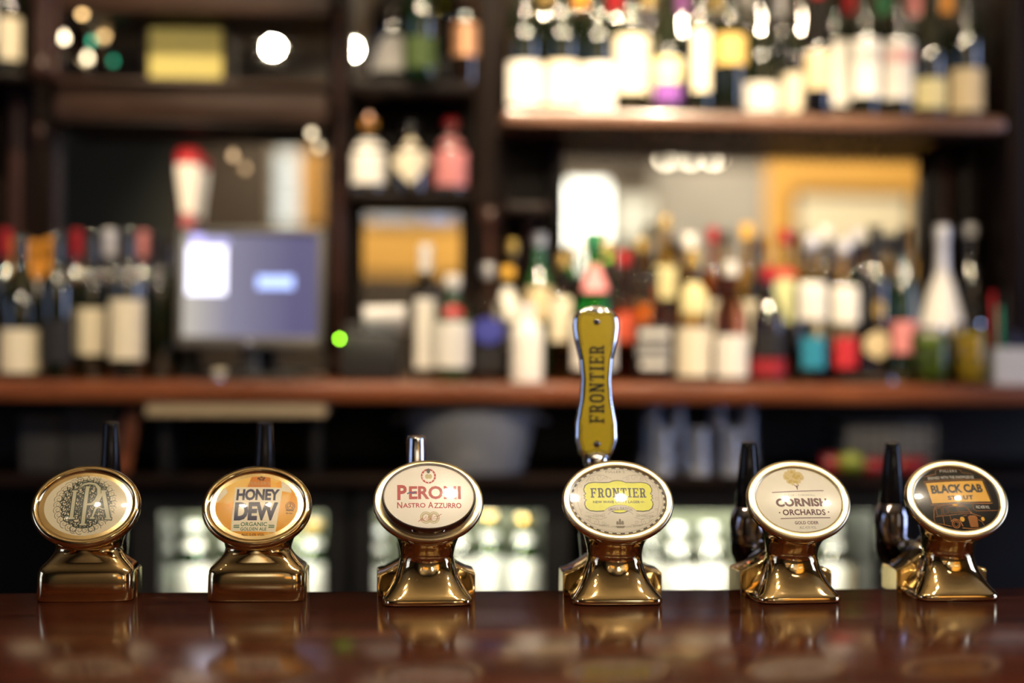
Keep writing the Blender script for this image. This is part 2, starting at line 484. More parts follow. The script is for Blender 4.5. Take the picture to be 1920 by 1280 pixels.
def add_badge(parent, fr, inner, base, dome, m, name='badge'):
    cy, cz, al, A, B = fr
    a, b = A-inner, B-inner
    v = (math.sin(al), math.cos(al)); n = (-math.cos(al), math.sin(al))
    def fn(u, w, lift):
        h = base+dome*max(0.0, 1-(u/a)**2-(w/b)**2)+lift
        return (u*MMs, (cy+w*v[0]+n[0]*h)*MMs, (cz+w*v[1]+n[1]*h)*MMs)
    vs = [fn(0, 0, 0)]; fs = []
    NR, NA = 14, 96
    for i in range(1, NR+1):
        for k in range(NA):
            t = 2*math.pi*k/NA
            vs.append(fn(a*i/NR*math.cos(t), b*i/NR*math.sin(t), 0))
    for k in range(NA): fs.append((0, 1+k, 1+(k+1) % NA))
    for i in range(NR-1):
        for k in range(NA):
            k2 = (k+1) % NA
            fs.append((1+i*NA+k, 1+(i+1)*NA+k, 1+(i+1)*NA+k2, 1+i*NA+k2))
    # wall behind the face
    o0 = len(vs)
    for k in range(NA):
        t = 2*math.pi*k/NA
        vs.append(fn(a*math.cos(t), b*math.sin(t), -3.0-base if base < 8 else -3.0))
    for k in range(NA):
        k2 = (k+1) % NA; r0 = 1+(NR-1)*NA
        fs.append((r0+k, o0+k, o0+k2, r0+k2))
    me = pydata(name, vs, fs)
    o = auto_smooth(mesh_obj(name, me, m, parent), 60)
    return o, fn, a, b
def font_arms(parent, model):
    y0, y1 = (6, 59) if model == 'B' else (-4, 30)
    X = 57 if model == 'B' else 56
    h0, h1 = (30, 74) if model == 'B' else (34, 66)
    loops = []
    xs = [-1, -.985, -.95, -.85, -.7, -.55, -.4, -.2, 0]
    xs = xs+[-t for t in reversed(xs[:-1])]
    for t in xs:
        h = h0+(h1-h0)*(1-abs(t))**1.7
        ins = 1.6 if abs(t) == 1 else (0.5 if abs(t) > .98 else 0)
        pts = []
        ya, yb = y0+4*(1-abs(t))-14*max(0, .62-abs(t))+10*math.sin(math.pi*min(1, abs(t)))*.6+ins, y1-ins
        zt = h-ins
        for (yy, zz, a0) in ((yb-4, zt-4, 0), (ya+4, zt-4, 90)):
            for k in range(5):
                a = R(a0+90*k/4); pts.append((yy+4*math.cos(a), zz+4*math.sin(a)))
        pts += [(ya, 0), (yb, 0)]
        loops.append([(X*t*MMs, y*MMs, z*MMs) for y, z in pts])
    vs, fs = loft_mesh(loops)
    me = pydata('arms', vs, fs); fix_normals(me)
    return auto_smooth(mesh_obj('saddle_arms', me, brass, parent), 30)
def lever_black(parent, x, y, z0, z1, r0, r1, clear=False):
    """tap lever behind the font (mm): chrome barrel, tapering handle, shank into the brass"""
    m = chrome if clear else black_gloss
    h = mesh_obj('lever_handle', lathe_mesh([(r0*.9*MMs, z0*MMs), (r0*MMs, (z0+4)*MMs), (r1*MMs, (z1-3)*MMs), ((r1-1)*MMs, (z1-.8)*MMs), ((r1-2.5)*MMs, z1*MMs)], 32), m, parent, False, (x*MMs, y*MMs, 0))
    auto_smooth(h, 50)
    b = mesh_obj('tap_barrel', lathe_mesh([(12*MMs, 18*MMs), (16*MMs, 22*MMs), (21*MMs, 34*MMs), (23*MMs, 50*MMs), (23*MMs, (z0-14)*MMs), (20*MMs, (z0-6)*MMs), (r0*.96*MMs, (z0+1)*MMs)], 32), dark_chrome, parent, False, (x*MMs, y*MMs, 0))
    auto_smooth(b, 40)
    s = mesh_obj('tap_shank', tube_mesh([(x*MMs*0.5, 30*MMs, 46*MMs), (x*MMs, y*MMs, 46*MMs)], 11*MMs, 20), chrome, parent, True)
    sp = mesh_obj('spout', tube_mesh([(x*MMs, y*MMs, 24*MMs), (x*MMs, (y+14)*MMs, 8*MMs), (x*MMs, (y+21)*MMs, 3*MMs)], [8*MMs, 7.5*MMs, 7*MMs], 16), chrome, parent, True)
def make_font(model, px, py, yaw, label, lever, scale=1.0):
    p = at_z(px, py, BAR)
    fy = -52 if model == 'B' else -34.5
    rz = R(yaw)
    # (px, py) is the middle of the base's front edge
    off = Matrix.Rotation(rz, 3, 'Z') @ Vector((0, -fy*MMs, 0))
    t = thing('beer_font', label, 'beer font', (p.x+off.x, p.y+off.y, BAR), rz, 'brass beer fonts along the bar'); t.scale = (scale, 1, 1)
    loops, fr = font_body(model)
    vs, fs = loft_mesh([[(x*MMs, y*MMs, z*MMs) for x, y, z in l] for l in loops])
    me = pydata('body', vs, fs); fix_normals(me)
    auto_smooth(mesh_obj('body', me, brass, t), 50)
    font_arms(t, model)
    x, y, z0, z1, r0, r1, kind = lever
    if kind != 'paddle': lever_black(t, x, y, z0, z1, r0, r1, kind == 'clear')
    return t, fr
def uvmap(cx, cy, hx, hy, a, b):
    """pixel of the photograph's badge -> mm on the badge"""
    def f(x0, y0, x1, y1): return ((x0-cx)/hx*a, -(y1-cy)/hy*b, (x1-cx)/hx*a, -(y0-cy)/hy*b)
    return f
def lines_of(font, badge, fn):
    def put(name, p, m, lift, label=None): return print_obj(name, p, fn, m, badge, lift, label=label)
    return put

# --- font 1: cream badge with ornate IPA
t, fr = make_font('A', 155, 1128.5, 1, 'brass beer font with a cream badge of ornate dark green scrollwork reading IPA', (2, 112, 95, 200, 15, 9.5, 'black'))
add_rim(t, fr, 10.2, brass, True)
cream_face = mat('badge_cream', (0.70, 0.62, 0.44), 0.25, coat=1.0, var=0.03, vscale=60)
bd, fn, a, b = add_badge(t, fr, 10.0, 1.6, 4.0, cream_face)
U = uvmap(400, 572, 265, 192, a, b)
put = lines_of(t, bd, fn)
gk = ink('bottle_green', (0.022, 0.035, 0.026))
def c2(x, y): return U(x, y, x, y)[:2]
rnd = random.Random(3)
p = P2()
sx = a/265; sy = b/192
# outer ring of curls, mirrored
for k in range(15):
    th = R(-90+180*(k+.5)/15)
    for sg in (1, -1):
        u0, v0 = c2(398+sg*math.cos(th)*158, 568-math.sin(th)*148)
        p.spiral(u0, v0, 4.6+1.2*rnd.random(), 90+sg*(math.degrees(th)-90)+40, 1.5, .62, sg)
for ring, cnt in ((118, 13), (84, 10), (52, 7), (22, 4)):
    for k in range(cnt):
        th = R(-90+180*(k+.5)/cnt)
        for sg in (1, -1):
            u0, v0 = c2(398+sg*math.cos(th)*ring*1.05, 566-math.sin(th)*ring*1.05)
            p.spiral(u0, v0, 3.6+1.6*rnd.random(), rnd.random()*360, 1.6, 1.25, sg)
            p.disc(u0+sg*1.5, v0-1.2, 1.1, 1.9, 8); p.disc(u0-sg*2.2, v0+1.8, .9, 1.5, 8)
            p.spiral(u0+2*sg, v0+2, 3.0, rnd.random()*360, 1.2, 1.0, -sg)
for sg in (1, -1):
    u0, v0 = c2(398+sg*55, 405); p.spiral(u0, v0, 3.6, 200 if sg > 0 else -20, 1.3, .6, sg)
    p.ribbon([c2(398+sg*x, y) for x, y in ((30, 712), (48, 725), (66, 715), (72, 698))], .7)
p.ribbon([c2(x, y) for x, y in ((345, 690), (360, 700), (400, 704), (440, 700), (452, 690))], .9)
put('scrollwork', p, gk, .12)
ck = ink('pale_green_cream', (0.50, 0.48, 0.32))
def stroke_letters(wd):
    q = P2()
    # I
    q.ribbon([c2(330, 496), c2(330, 650)], 4.0+wd); q.rect(*U(313-wd*2, 488-wd*2, 347+wd*2, 497+wd*2)); q.rect(*U(313-wd*2, 645-wd*2, 350+wd*2, 655+wd*2))
    # P with its long curling flag
    q.ribbon([c2(399, 470), c2(399, 686)], 4.2+wd); q.rect(*U(380-wd*2, 680-wd*2, 420+wd*2, 690+wd*2))
    q.ribbon([c2(x, y) for x, y in ((355, 470), (375, 452), (405, 445), (440, 450), (464, 475), (470, 515), (458, 550), (435, 570), (408, 572), (396, 560))],
             [(.8+wd*.7)]+[2.6+wd]*3+[4.2+wd]*3+[3.2+wd, 2.2+wd, 1.2+wd])
    q.rect(*U(388-wd*2, 464-wd*2, 414+wd*2, 472+wd*2))
    # A
    q.ribbon([c2(490, 494), c2(446, 650)], 2.2+wd); q.ribbon([c2(492, 494), c2(540, 652)], 4.4+wd)
    q.rect(*U(480-wd*2, 487-wd*2, 512+wd*2, 496+wd*2)); q.rect(*U(434-wd*2, 645-wd*2, 462+wd*2, 654+wd*2)); q.rect(*U(520-wd*2, 646-wd*2, 556+wd*2, 656+wd*2))
    q.ribbon([c2(462, 596), c2(480, 588), c2(500, 598), c2(522, 596)], 1.5+wd)
    return q
put('lettering', stroke_letters(2.4), gk, .22)
put('lettering', stroke_letters(0), ck, .34, 'ornate pale letters IPA')
put('lettering', text("FULLER'S", .0, 2, 1.25).fit(*U(352, 418, 452, 433)), gk, .12)
put('lettering', text('LONDON', .01, 2, 1.1).fit(*U(362, 690, 436, 701)), gk, .3)

# --- font 2: honey badge
t, fr = make_font('A', 477.5, 1128.5, -1, 'brass beer font with an orange honeycomb badge reading HONEY DEW', (-8, 112, 95, 200, 15, 9.5, 'black'), 1.02)
add_rim(t, fr, 10.2, brass, True)
hm = bpy.data.materials.new('badge_honey'); hm.use_nodes = True; MATS['honey'] = hm
nt = hm.node_tree; bs = nt.nodes['Principled BSDF']; setin(bs, 'Roughness', .25); setin(bs, 'Coat Weight', 1.0); setin(bs, 'Coat Roughness', .03)
tcn = nt.nodes.new('ShaderNodeTexCoord'); vo = nt.nodes.new('ShaderNodeTexVoronoi'); vo.inputs['Scale'].default_value = 46
vo.feature = 'SMOOTH_F1'; vo.inputs['Smoothness'].default_value = .25
nt.links.new(tcn.outputs['Object'], vo.inputs['Vector'])
crn = nt.nodes.new('ShaderNodeValToRGB')
crn.color_ramp.elements[0].color = (0.85, 0.34, 0.02, 1); crn.color_ramp.elements[0].position = .1
crn.color_ramp.elements[1].color = (0.92, 0.58, 0.16, 1); crn.color_ramp.elements[1].position = .9
sepn = nt.nodes.new('ShaderNodeSeparateColor')
nt.links.new(vo.outputs['Color'], sepn.inputs[0]); nt.links.new(sepn.outputs[0], crn.inputs['Fac'])
nt.links.new(crn.outputs['Color'], bs.inputs['Base Color'])
bd, fn, a, b = add_badge(t, fr, 10.0, 1.6, 4.0, hm)
U = uvmap(407, 576, 264, 191, a, b); put = lines_of(t, bd, fn)
def c2(x, y): return U(x, y, x, y)[:2]
navy = ink('navy', (0.012, 0.012, 0.06)); cream_ink = ink('cream_white', (0.86, 0.78, 0.60)); grn = ink('leaf_green', (0.05, 0.16, 0.07)); brn = ink('brown', (0.12, 0.05, 0.02)); org = ink('orange', (0.62, 0.20, 0.03))
p = P2(); p.poly([c2(276, 470), c2(547, 472), c2(524, 726), c2(272, 720)]); put('plaque', p, cream_ink, .10)
p = P2(); p.poly([c2(368, 390), c2(470, 395), c2(478, 470), c2(345, 470)]); put('patch', p, org, .08)
for q4 in (((535, 430), (575, 436), (600, 500), (545, 492)), ((165, 500), (220, 470), (235, 500), (180, 560))): put('patch', P2().poly([c2(x, y) for x, y in q4]), cream_ink, .08)
p = P2()
for x, y, r in ((405, 416, 9), (420, 408, 8), (435, 413, 8), (415, 424, 7), (430, 424, 8)): p.disc(*c2(x, y), r*sx, r*sy*.8, 10)
put('emblem', p, brn, .16)
put('lettering', text('HONEY', .045, 3, .95).fit(*U(288, 481, 533, 550)), navy, .22)
put('lettering', text('DEW', .05, 3, .95).fit(*U(285, 560, 529, 664)), navy, .22)
put('lettering', text('ORGANIC', .02, 3, 1.05).fit(*U(326, 673, 474, 695)), grn, .22)
put('lettering', text('GOLDEN ALE', .02, 3, 1.05).fit(*U(326, 701, 472, 719)), grn, .22)
put('lettering', text("FULLER'S", .02, 2, 1.1).fit(*U(352, 436, 474, 456)), ink('tan', (.55, .36, .16)), .2)
put('lettering', text('ALC 5.0% VOL', .02, 2, 1.0).fit(*U(332, 733, 464, 746)), brn, .16)
for sg, x0 in ((1, 285), (-1, 517)):
    p = P2()
    for k in range(4):
        for q in (1, -1):
            u0, v0 = c2(x0+sg*(6+k*8), 695+q*5); p.poly([(u0-sg*1.3, v0), (u0, v0+.7), (u0+sg*1.3, v0-q*.6), (u0, v0-.7)])
    p.ribbon([c2(x0, 695), c2(x0+sg*34, 697)], .35)
    put('leaf_sprig', p, grn, .22)
p = P2(); p.ring(*c2(597, 580), 25*sx, 25*sy, .5, 30); p.ring(*c2(597, 580), 17*sx, 17*sy, .5, 24)
for k in range(3):
    ang = 90+120*k
    p.ribbon([c2(597, 580), c2(597+17*math.cos(R(ang)), 580-17*math.sin(R(ang)))], .6)
p.add(text('ORGANIC', .02, 2).fit(*U(574, 598, 620, 608))).add(text('GB-ORG', .02, 2).fit(*U(575, 616, 612, 624)))
put('emblem', p, navy, .16)

# --- font 3: red on white badge in a chrome collar
t, fr = make_font('B', 803, 1138, 2, 'brass beer font with a raised chrome collared white badge reading PERONI', (-10, 98, 95, 186, 13.5, 11, 'clear'), 1.015)
add_rim(t, fr, 12.0, brass_rim)
cy_, cz_, al, A_, B_ = fr
v_ = (math.sin(al), math.cos(al)); n_ = (-math.cos(al), math.sin(al))
loops = []
for d, h in ((9.0, -1), (9.0, 5), (9.8, 9), (10.2, 20.5), (11.0, 22.6), (12.2, 22.8), (12.8, 21.6), (12.9, 18)):
    loops.append([(x*MMs, (cy_+s*v_[0]+n_[0]*h)*MMs, (cz_-3+s*v_[1]+n_[1]*h)*MMs) for x, s in sup(A_-d, B_-d, 2.0, 96)])
vs, fs = loft_mesh(loops, False); me = pydata('collar', vs, fs); fix_normals(me)
auto_smooth(mesh_obj('badge_collar', me, dark_chrome, t), 40)
fr3 = (cy_, cz_-3, al, A_, B_)
white_face = mat('badge_white', (0.88, 0.83, 0.74), 0.22, coat=1.0, var=0.02, vscale=60)
bd, fn, a, b = add_badge(t, fr3, 12.8, 20.6, 1.0, white_face)
U = uvmap(448, 431, 242, 156, a, b); put = lines_of(t, bd, fn); sx, sy = a/242, b/156
def c2(x, y): return U(x, y, x, y)[:2]
red = ink('crimson', (0.42, 0.012, 0.022)); gold = ink('pale_gold', (0.52, 0.42, 0.22)); blu = ink('royal_blue', (0.02, 0.04, 0.22)); gry = ink('charcoal', (0.05, 0.05, 0.055))
p = P2(); p.ring(*c2(447, 331), 36*sx, 34*sy, 2.1, 40); put('crest_ring', p, red, .12)
p = P2(); p.add(text('BIRRA', .02, 2).fit(*U(413, 318, 421, 348)))
for k in range(11):
    ang = 130+ (280*k/10)
    p.disc(*c2(447+36*math.cos(R(ang)), 331-34*math.sin(R(ang))), .55, None, 8)
put('crest_dots', p, white_face, .2)
p = P2(); p.poly([c2(436, 298), c2(447, 291), c2(458, 298), c2(456, 312), c2(447, 319), c2(438, 312)]); put('crest_shield', p, gry, .26)
p = P2(); p.disc(*c2(440, 333), 2.4, 3.2, 14).disc(*c2(455, 333), 2.4, 3.2, 14); put('crest_centre', p, gold, .12)
put('lettering', text('P', .035).fit(*U(277, 375, 328, 450)), red, .14)
put('lettering', text('ERONI', .032, 3, .98).fit(*U(340, 381, 621, 447)), red, .14)
put('lettering', text('N', .02).fit(*U(276, 460, 303, 490)).add(text('ASTRO', .02).fit(*U(307, 465, 428, 488))).add(text('A', .02).fit(*U(442, 460, 471, 490))).add(text('ZZURRO', .02).fit(*U(474, 465, 622, 491))), red, .14)
p = P2(); p.ribbon([c2(330, 420), c2(345, 412), c2(362, 418), c2(378, 408)], 1.5); put('ribbon_flash', p, blu, .22)
p = P2(); p.ring(*c2(430, 536), 29*sx, 27*sy, 1.0).ring(*c2(430, 536), 20*sx, 19*sy, 1.6).ring(*c2(472, 536), 29*sx, 27*sy, 1.0).ring(*c2(472, 536), 20*sx, 19*sy, 1.6)
put('medals', p, gold, .12)
p = P2(); p.ribbon([c2(x, y) for x, y in ((388, 556), (410, 538), (405, 548), (425, 540), (430, 528), (434, 545), (448, 530), (452, 544), (466, 522), (468, 540), (480, 530), (492, 532), (514, 519))], .55)
p.ribbon([c2(396, 552), c2(450, 546), c2(500, 540)], .35); put('signature', p, red, .2)

# --- font 4: lime plaque FRONTIER, with paddle handle
t, fr = make_font('B', 1161, 1136, 0, 'brass beer font with a lime plaque badge and tall olive paddle handle reading FRONTIER', (-4, 105, 0, 0, 0, 0, 'paddle'), 1.04)
add_rim(t, fr, 9.6, brass_rim)
grey_face = mat('badge_grey_cream', (0.66, 0.62, 0.52), 0.25, coat=1.0, var=0.03, vscale=60)
bd, fn, a, b = add_badge(t, fr, 9.4, 2.4, 1.6, grey_face)
U = uvmap(490, 478, 262, 186, a, b); put = lines_of(t, bd, fn); sx, sy = a/262, b/186
def c2(x, y): return U(x, y, x, y)[:2]
lime = ink('lime', (0.78, 0.80, 0.06)); blk = ink('black', (0.012, 0.012, 0.01)); tau = ink('taupe', (0.22, 0.19, 0.14)); gface = ink('pale_stone', (0.62, 0.58, 0.48))
p = P2()
for k in range(36):
    a0, a1 = R(10*k), R(10*k+5.4); P_ = []
    for rr, seq in ((.955, (a0, (a0+a1)/2, a1)), (.995, (a1, (a0+a1)/2, a0))):
        P_ += [(a*rr*math.cos(x), b*rr*math.sin(x)) for x in seq]
    p.poly(P_)
put('chequer_border', p, ink('dark_brown', (0.035, 0.025, 0.018)), .12)
p = P2(); p.ring(0, 0, a*.935, b*.935, .35, 90); put('border_line', p, tau, .1)
def plaque(g):
    x0, x1, y0, y1 = 306-g, 680+g, 384-g, 534+g
    pts = []
    for sgx, sgy, rev in ((1, -1, 0), (1, 1, 1), (-1, 1, 0), (-1, -1, 1)):
        q = [(0, 12+g), (40, 2+g), (110, 6+g*.6), (150+g*.2, 0+g*.6), (176, -10)]
        seg = [(493+sgx*x, 459+sgy*(75+y)) for x, y in ((0, 12+g), (25, 9+g), (45, 1+g), (80, 0+g), (130, 2+g), (160, -2+g), (176+g, -14+g*.7), (184+g, -32), (182+g, -48), (174+g, -58), (186+g, -68), (178+g, -75))]
        if rev: seg.reverse()
        pts += seg
    return [c2(x, y) for x, y in pts]
p = P2(); pl = plaque(6)
for i in range(len(pl)): p.poly([(0.6, 0.5), pl[i], pl[(i+1) % len(pl)]])
put('plaque_outline', p, blk, .10)
p = P2(); pl = plaque(1)
for i in range(len(pl)): p.poly([(0.6, 0.5), pl[i], pl[(i+1) % len(pl)]])
put('plaque', p, lime, .22)
put('lettering', slab('FRONTIER').fit(*U(341, 411, 647, 465)), blk, .32)
put('lettering', text('NEW WAVE CRAFT LAGER', .015, 2, 1.02).fit(*U(352, 482, 608, 496)), blk, .32)
p = P2(); p.spiral(*c2(622, 490), 1.6, 0, 1.2, .4).ribbon([c2(608, 489), c2(636, 490)], .4); put('flourish', p, blk, .32)
def banner(pts, wd, m, l): put('banner', P2().ribbon([c2(x, y) for x, y in pts], wd), m, l)
arc = [(418, 548), (440, 530), (470, 521), (497, 519), (525, 521), (555, 530), (577, 548)]
banner(arc, 6.4, tau, .30); banner(arc, 5.6, gface, .38)
for sg in (1, -1):
    side = [(497+sg*x, y) for x, y in ((80, 562), (110, 572), (150, 566), (190, 552))]
    banner(side, 5.6, tau, .30); banner(side, 4.9, gface, .36)
put('lettering', text('SMALL BATCH', .01, 2, 1.05).fit(*U(432, 517, 562, 533)).arch(1.9), tau, .48)
put('lettering', text('OLD WORLD MALT', 0, 2).fit(*U(318, 560, 412, 572)), tau, .46)
put('lettering', text('NEW WORLD HOPS', 0, 2).fit(*U(582, 560, 676, 572)), tau, .46)
put('lettering', text("FULLER'S", .01, 2, 1.2).fit(*U(432, 311, 538, 325)), tau, .12)
put('lettering', text('CHISWICK LONDON ENGLAND BREWERY', 0, 2).fit(*U(375, 618, 615, 628)).arch(-2.0), tau, .12)
p = P2()
for sg in (1, -1):
    for x, y, r, s0 in ((95, 352, 20, 0), (140, 360, 14, 60), (60, 356, 12, 200), (205, 400, 13, 120), (212, 470, 12, 30), (205, 530, 10, 300), (130, 598, 18, 90), (90, 602, 13, 0), (165, 585, 10, 200)):
        u0, v0 = c2(492+sg*x, y); p.spiral(u0, v0, r*sx, s0, 1.4, .34, sg)
    p.ribbon([c2(492+sg*x, y) for x, y in ((170, 375), (150, 345), (110, 335), (70, 340), (30, 358))], .4)
    p.ribbon([c2(492+sg*x, y) for x, y in ((60, 612), (100, 615), (150, 605), (185, 580))], .4)
    p.ribbon([c2(492+sg*x, y) for x, y in ((215, 380), (225, 430), (222, 500), (205, 560))], .35)
p.poly([c2(466, 618), c2(520, 618), c2(510, 630), c2(474, 630)])
for x, y0, y1 in ((478, 590, 616), (492, 578, 616), (506, 588, 616)):
    p.ribbon([c2(x, y0), c2(x, y1)], .35); p.poly([c2(x-8, y1-5), c2(x-6, y0+4), c2(x+5, y0+4), c2(x+7, y1-5)])
put('ship_and_scrolls', p, tau, .12)
# paddle handle
def paddle_pt(z):     # half width (mm) along the height
    ks = [(0, 8), (6, 15), (14, 20), (30, 24), (50, 23.5), (80, 18.5), (105, 17), (130, 19), (155, 24), (172, 26), (184, 25), (192, 20), (197, 12), (199, 3)]
    for (z0, w0), (z1, w1) in zip(ks, ks[1:]):
        if z <= z1: return 1.1*(w0+(w1-w0)*((z-z0)/(z1-z0)))
    return 3
PX, PY, PZ = -8*MMs, 105*MMs, 0.152
loops = []
NZ = 60
for i in range(NZ+1):
    z = 199*i/NZ; wd = paddle_pt(z); th = 7.5*min(1, wd/14)
    # section tilts slightly back
    loops.append([(PX+x*MMs, PY+(y+z*0.06)*MMs, PZ+z*MMs) for x, y in sup(wd, th, 3.0, 40)])
vs, fs = loft_mesh(loops); me = pydata('paddle', vs, fs); fix_normals(me)
hd = auto_smooth(mesh_obj('paddle_handle', me, chrome, t), 60); hd['label'] = 'chrome paddle handle with an olive panel reading FRONTIER up its length'
def pf(u, v, l): return (PX+u*MMs, PY+(-7.5-l+v*0.06)*MMs, PZ+v*MMs)
olive = ink('olive_yellow', (0.50, 0.37, 0.012), .3)
def pan(g):
    return [(max(1.0, paddle_pt(z)-5.5-g), z) for z in [12+g+i*(178-2*g)/30 for i in range(31)]]
pp = pan(0); p = P2()
for i in range(30): p.poly([(-pp[i][0], pp[i][1]), (pp[i][0], pp[i][1]), (pp[i+1][0], pp[i+1][1]), (-pp[i+1][0], pp[i+1][1])])
print_obj('panel', p, pf, olive, hd, .25)
pp = pan(2.2)
p = P2(); p2 = P2()
for sg in (1, -1):
    p.ribbon([(sg*x, z) for x, z in pp[:7]], .7); p2.ribbon([(sg*x, z) for x, z in pp[-8:]], .7)
    p2.ribbon([(sg*pp[-1][0], pp[-1][1]), (sg*6, 187), (sg*3, 184), (0, 190)], .8)
    p.ribbon([(sg*pp[0][0], pp[0][1]), (sg*6, 15), (sg*2, 18), (0, 15)], .8)
print_obj('panel_line', p, pf, blk, hd, .4); print_obj('panel_line', p2, pf, blk, hd, .4)
q = slab('FRONTIER').fit(0, 0, 98, 18.5); q.v = [(9.25-y, 50+x) for x, y in q.v]
q2 = P2(); q2.v = [(x, z) for x, z in q.v]; q2.f = q.f
print_obj('lettering', q2, pf, blk, hd, .4)
for z in (24, 178):
    mesh_obj('rivet', lathe_mesh([(4.2*MMs, 0), (4.0*MMs, 1.2*MMs), (2.6*MMs, 2.4*MMs), (.6*MMs, 2.9*MMs)], 20), dark_chrome, hd, True).matrix_local = Matrix.Translation(Vector(pf(0, z, .1))) @ Matrix.Rotation(R(90), 4, 'X')
auto_smooth(mesh_obj('ferrule', lathe_mesh([(7*MMs, -34*MMs), (13*MMs, -30*MMs), (15*MMs, -16*MMs), (12*MMs, -8*MMs), (15.5*MMs, -2*MMs), (16*MMs, 6*MMs), (11*MMs, 13*MMs), (8*MMs, 14*MMs)], 24), chrome, t, False, (PX, PY, PZ)), 50)
auto_smooth(mesh_obj('tap_barrel', lathe_mesh([(12*MMs, 18*MMs), (16*MMs, 22*MMs), (19*MMs, 40*MMs), (21*MMs, 60*MMs), (20*MMs, 90*MMs), (14*MMs, 106*MMs), (9*MMs, 122*MMs)], 32), chrome, t, False, (PX, PY, 0)), 40)
mesh_obj('tap_shank', tube_mesh([(0, 30*MMs, 46*MMs), (PX, PY, 46*MMs)], 11*MMs, 20), chrome, t, True)
mesh_obj('spout', tube_mesh([(PX, PY, 24*MMs), (PX, PY+14*MMs, 8*MMs), (PX, PY+21*MMs, 3*MMs)], [8*MMs, 7.5*MMs, 7*MMs], 16), chrome, t, True)

# --- font 5: cider
t, fr = make_font('B', 1505, 1132.5, 4, 'brass beer font with a white badge showing a golden tree over CORNISH ORCHARDS', (-13, 122, 93, 177, 17, 9.5, 'black'))
add_rim(t, fr, 11.2, brass_rim)
bd, fn, a, b = add_badge(t, fr, 11.0, 2.4, 2.6, mat('badge_ivory', (0.86, 0.82, 0.70), 0.22, coat=1.0, var=0.02, vscale=60))
U = uvmap(525, 471, 250, 184, a, b); put = lines_of(t, bd, fn); sx, sy = a/250, b/184
def c2(x, y): return U(x, y, x, y)[:2]
mar = ink('maroon', (0.085, 0.012, 0.016)); tg = ink('tree_gold', (0.58, 0.42, 0.12)); tg2 = ink('tree_straw', (0.66, 0.53, 0.25))
p = P2(); rnd = random.Random(5)
for x, y, r in ((488, 330, 26), (515, 318, 22), (545, 335, 28), (470, 345, 15), (500, 358, 26), (535, 362, 20), (560, 350, 12), (520, 345, 16), (480, 368, 12)): p.disc(*c2(x, y), r*sx, r*sy*.95, 22)
for k in range(26):
    an = rnd.random()*6.28; p.disc(*c2(515+56*math.cos(an), 343+44*math.sin(an)), rnd.uniform(.5, 1.5), None, 10)
put('tree_crown', p, tg2, .1)
p = P2()
for k in range(22):
    an = rnd.random()*6.28; q = rnd.random()**.5; p.disc(*c2(512+48*q*math.cos(an), 343+36*q*math.sin(an)), rnd.uniform(.9, 2.1), None, 12)
put('tree_leaves', p, tg, .16)
p = P2(); p.ribbon([c2(510, 388), c2(521, 402), c2(523, 414)], .8).ribbon([c2(535, 388), c2(525, 402), c2(523, 414)], .8).ribbon([c2(522, 392), c2(523, 418)], 1.0).ribbon([c2(374, 431), c2(677, 422)], .9).ribbon([c2(396, 579), c2(686, 576)], .9)
put('tree_trunk_and_rules', p, mar, .2)
put('lettering', text('DULOE \u2022 CORNWALL', .0, 2, 1.15).fit(*U(440, 444, 622, 455)), tau, .14)
put('lettering', text('CORNISH', .05, 3, 1.02).fit(*U(384, 466, 684, 514)), mar, .14)
put('lettering', text('ORCHARDS', .03, 3, 1.05).fit(*U(414, 529, 663, 562)), mar, .14)
for dx_, dy_ in ((396, 546), (682, 544)): put('dot', P2().disc(*c2(dx_, dy_), .9), mar, .14)
put('lettering', text('GOLD CIDER', .02, 3, 1.05).fit(*U(474, 595, 612, 612)), mar, .14)
put('lettering', text('ALC 4.5% VOL', .0, 2, 1.0).fit(*U(497, 622, 593, 636)), tau, .14)

# --- font 6: stout
t, fr = make_font('B', 1803, 1127.5, 2, 'brass beer font with a black badge picturing a taxi under BLACK CAB STOUT', (-20, 122, 96, 176, 17, 9.5, 'black'))
add_rim(t, fr, 11.2, brass_rim)
bd, fn, a, b = add_badge(t, fr, 11.0, 2.4, 3.2, mat('badge_black', (0.006, 0.005, 0.005), 0.22, coat=1.0, var=0.02, vscale=60))
U = uvmap(548, 469, 245, 179, a, b); put = lines_of(t, bd, fn); sx, sy = a/245, b/179
def c2(x, y): return U(x, y, x, y)[:2]
amb = ink('amber', (0.78, 0.42, 0.045)); oro = ink('burnt_orange', (0.42, 0.15, 0.025)); wht = ink('print_white', (0.62, 0.58, 0.50))
quad = [(386, 384), (716, 370), (735, 486), (397, 497)]
def grow(g):
    cx = sum(x for x, y in quad)/4; cy = sum(y for x, y in quad)/4
    return [c2(x+(g if x > cx else -g), y+(g if y > cy else -g)) for x, y in quad]
p = P2(); p.ribbon(grow(11), .65, True); put('plaque_outline', p, oro, .12)
p = P2(); p.poly(grow(2)); put('plaque', p, amb, .14)
def skew(pp, k):
    xs = [q[0] for q in pp.v]; m = (min(xs)+max(xs))/2
    pp.v = [(x, y+k*(x-m)) for x, y in pp.v]; return pp
put('lettering', skew(text('BLACK CAB', .045, 3, .98).fit(*U(405, 392, 706, 442)), .03), blk, .26)
put('lettering', skew(text('STOUT', .045, 3, 1.15).fit(*U(489, 457, 638, 481)), .03), blk, .26)
put('lettering', skew(text('BREWED WITH THE KNOWLEDGE', .01, 2, 1.05).fit(*U(404, 342, 674, 359)), .03), wht, .14)
put('lettering', text('FULLERS', .0, 2, 1.25).fit(*U(484, 304, 582, 319)), wht, .14)
put('lettering', text('ALC 4.5% VOL', .015, 2, 1.0).fit(*U(641, 512, 723, 529)), wht, .14)
p = P2()
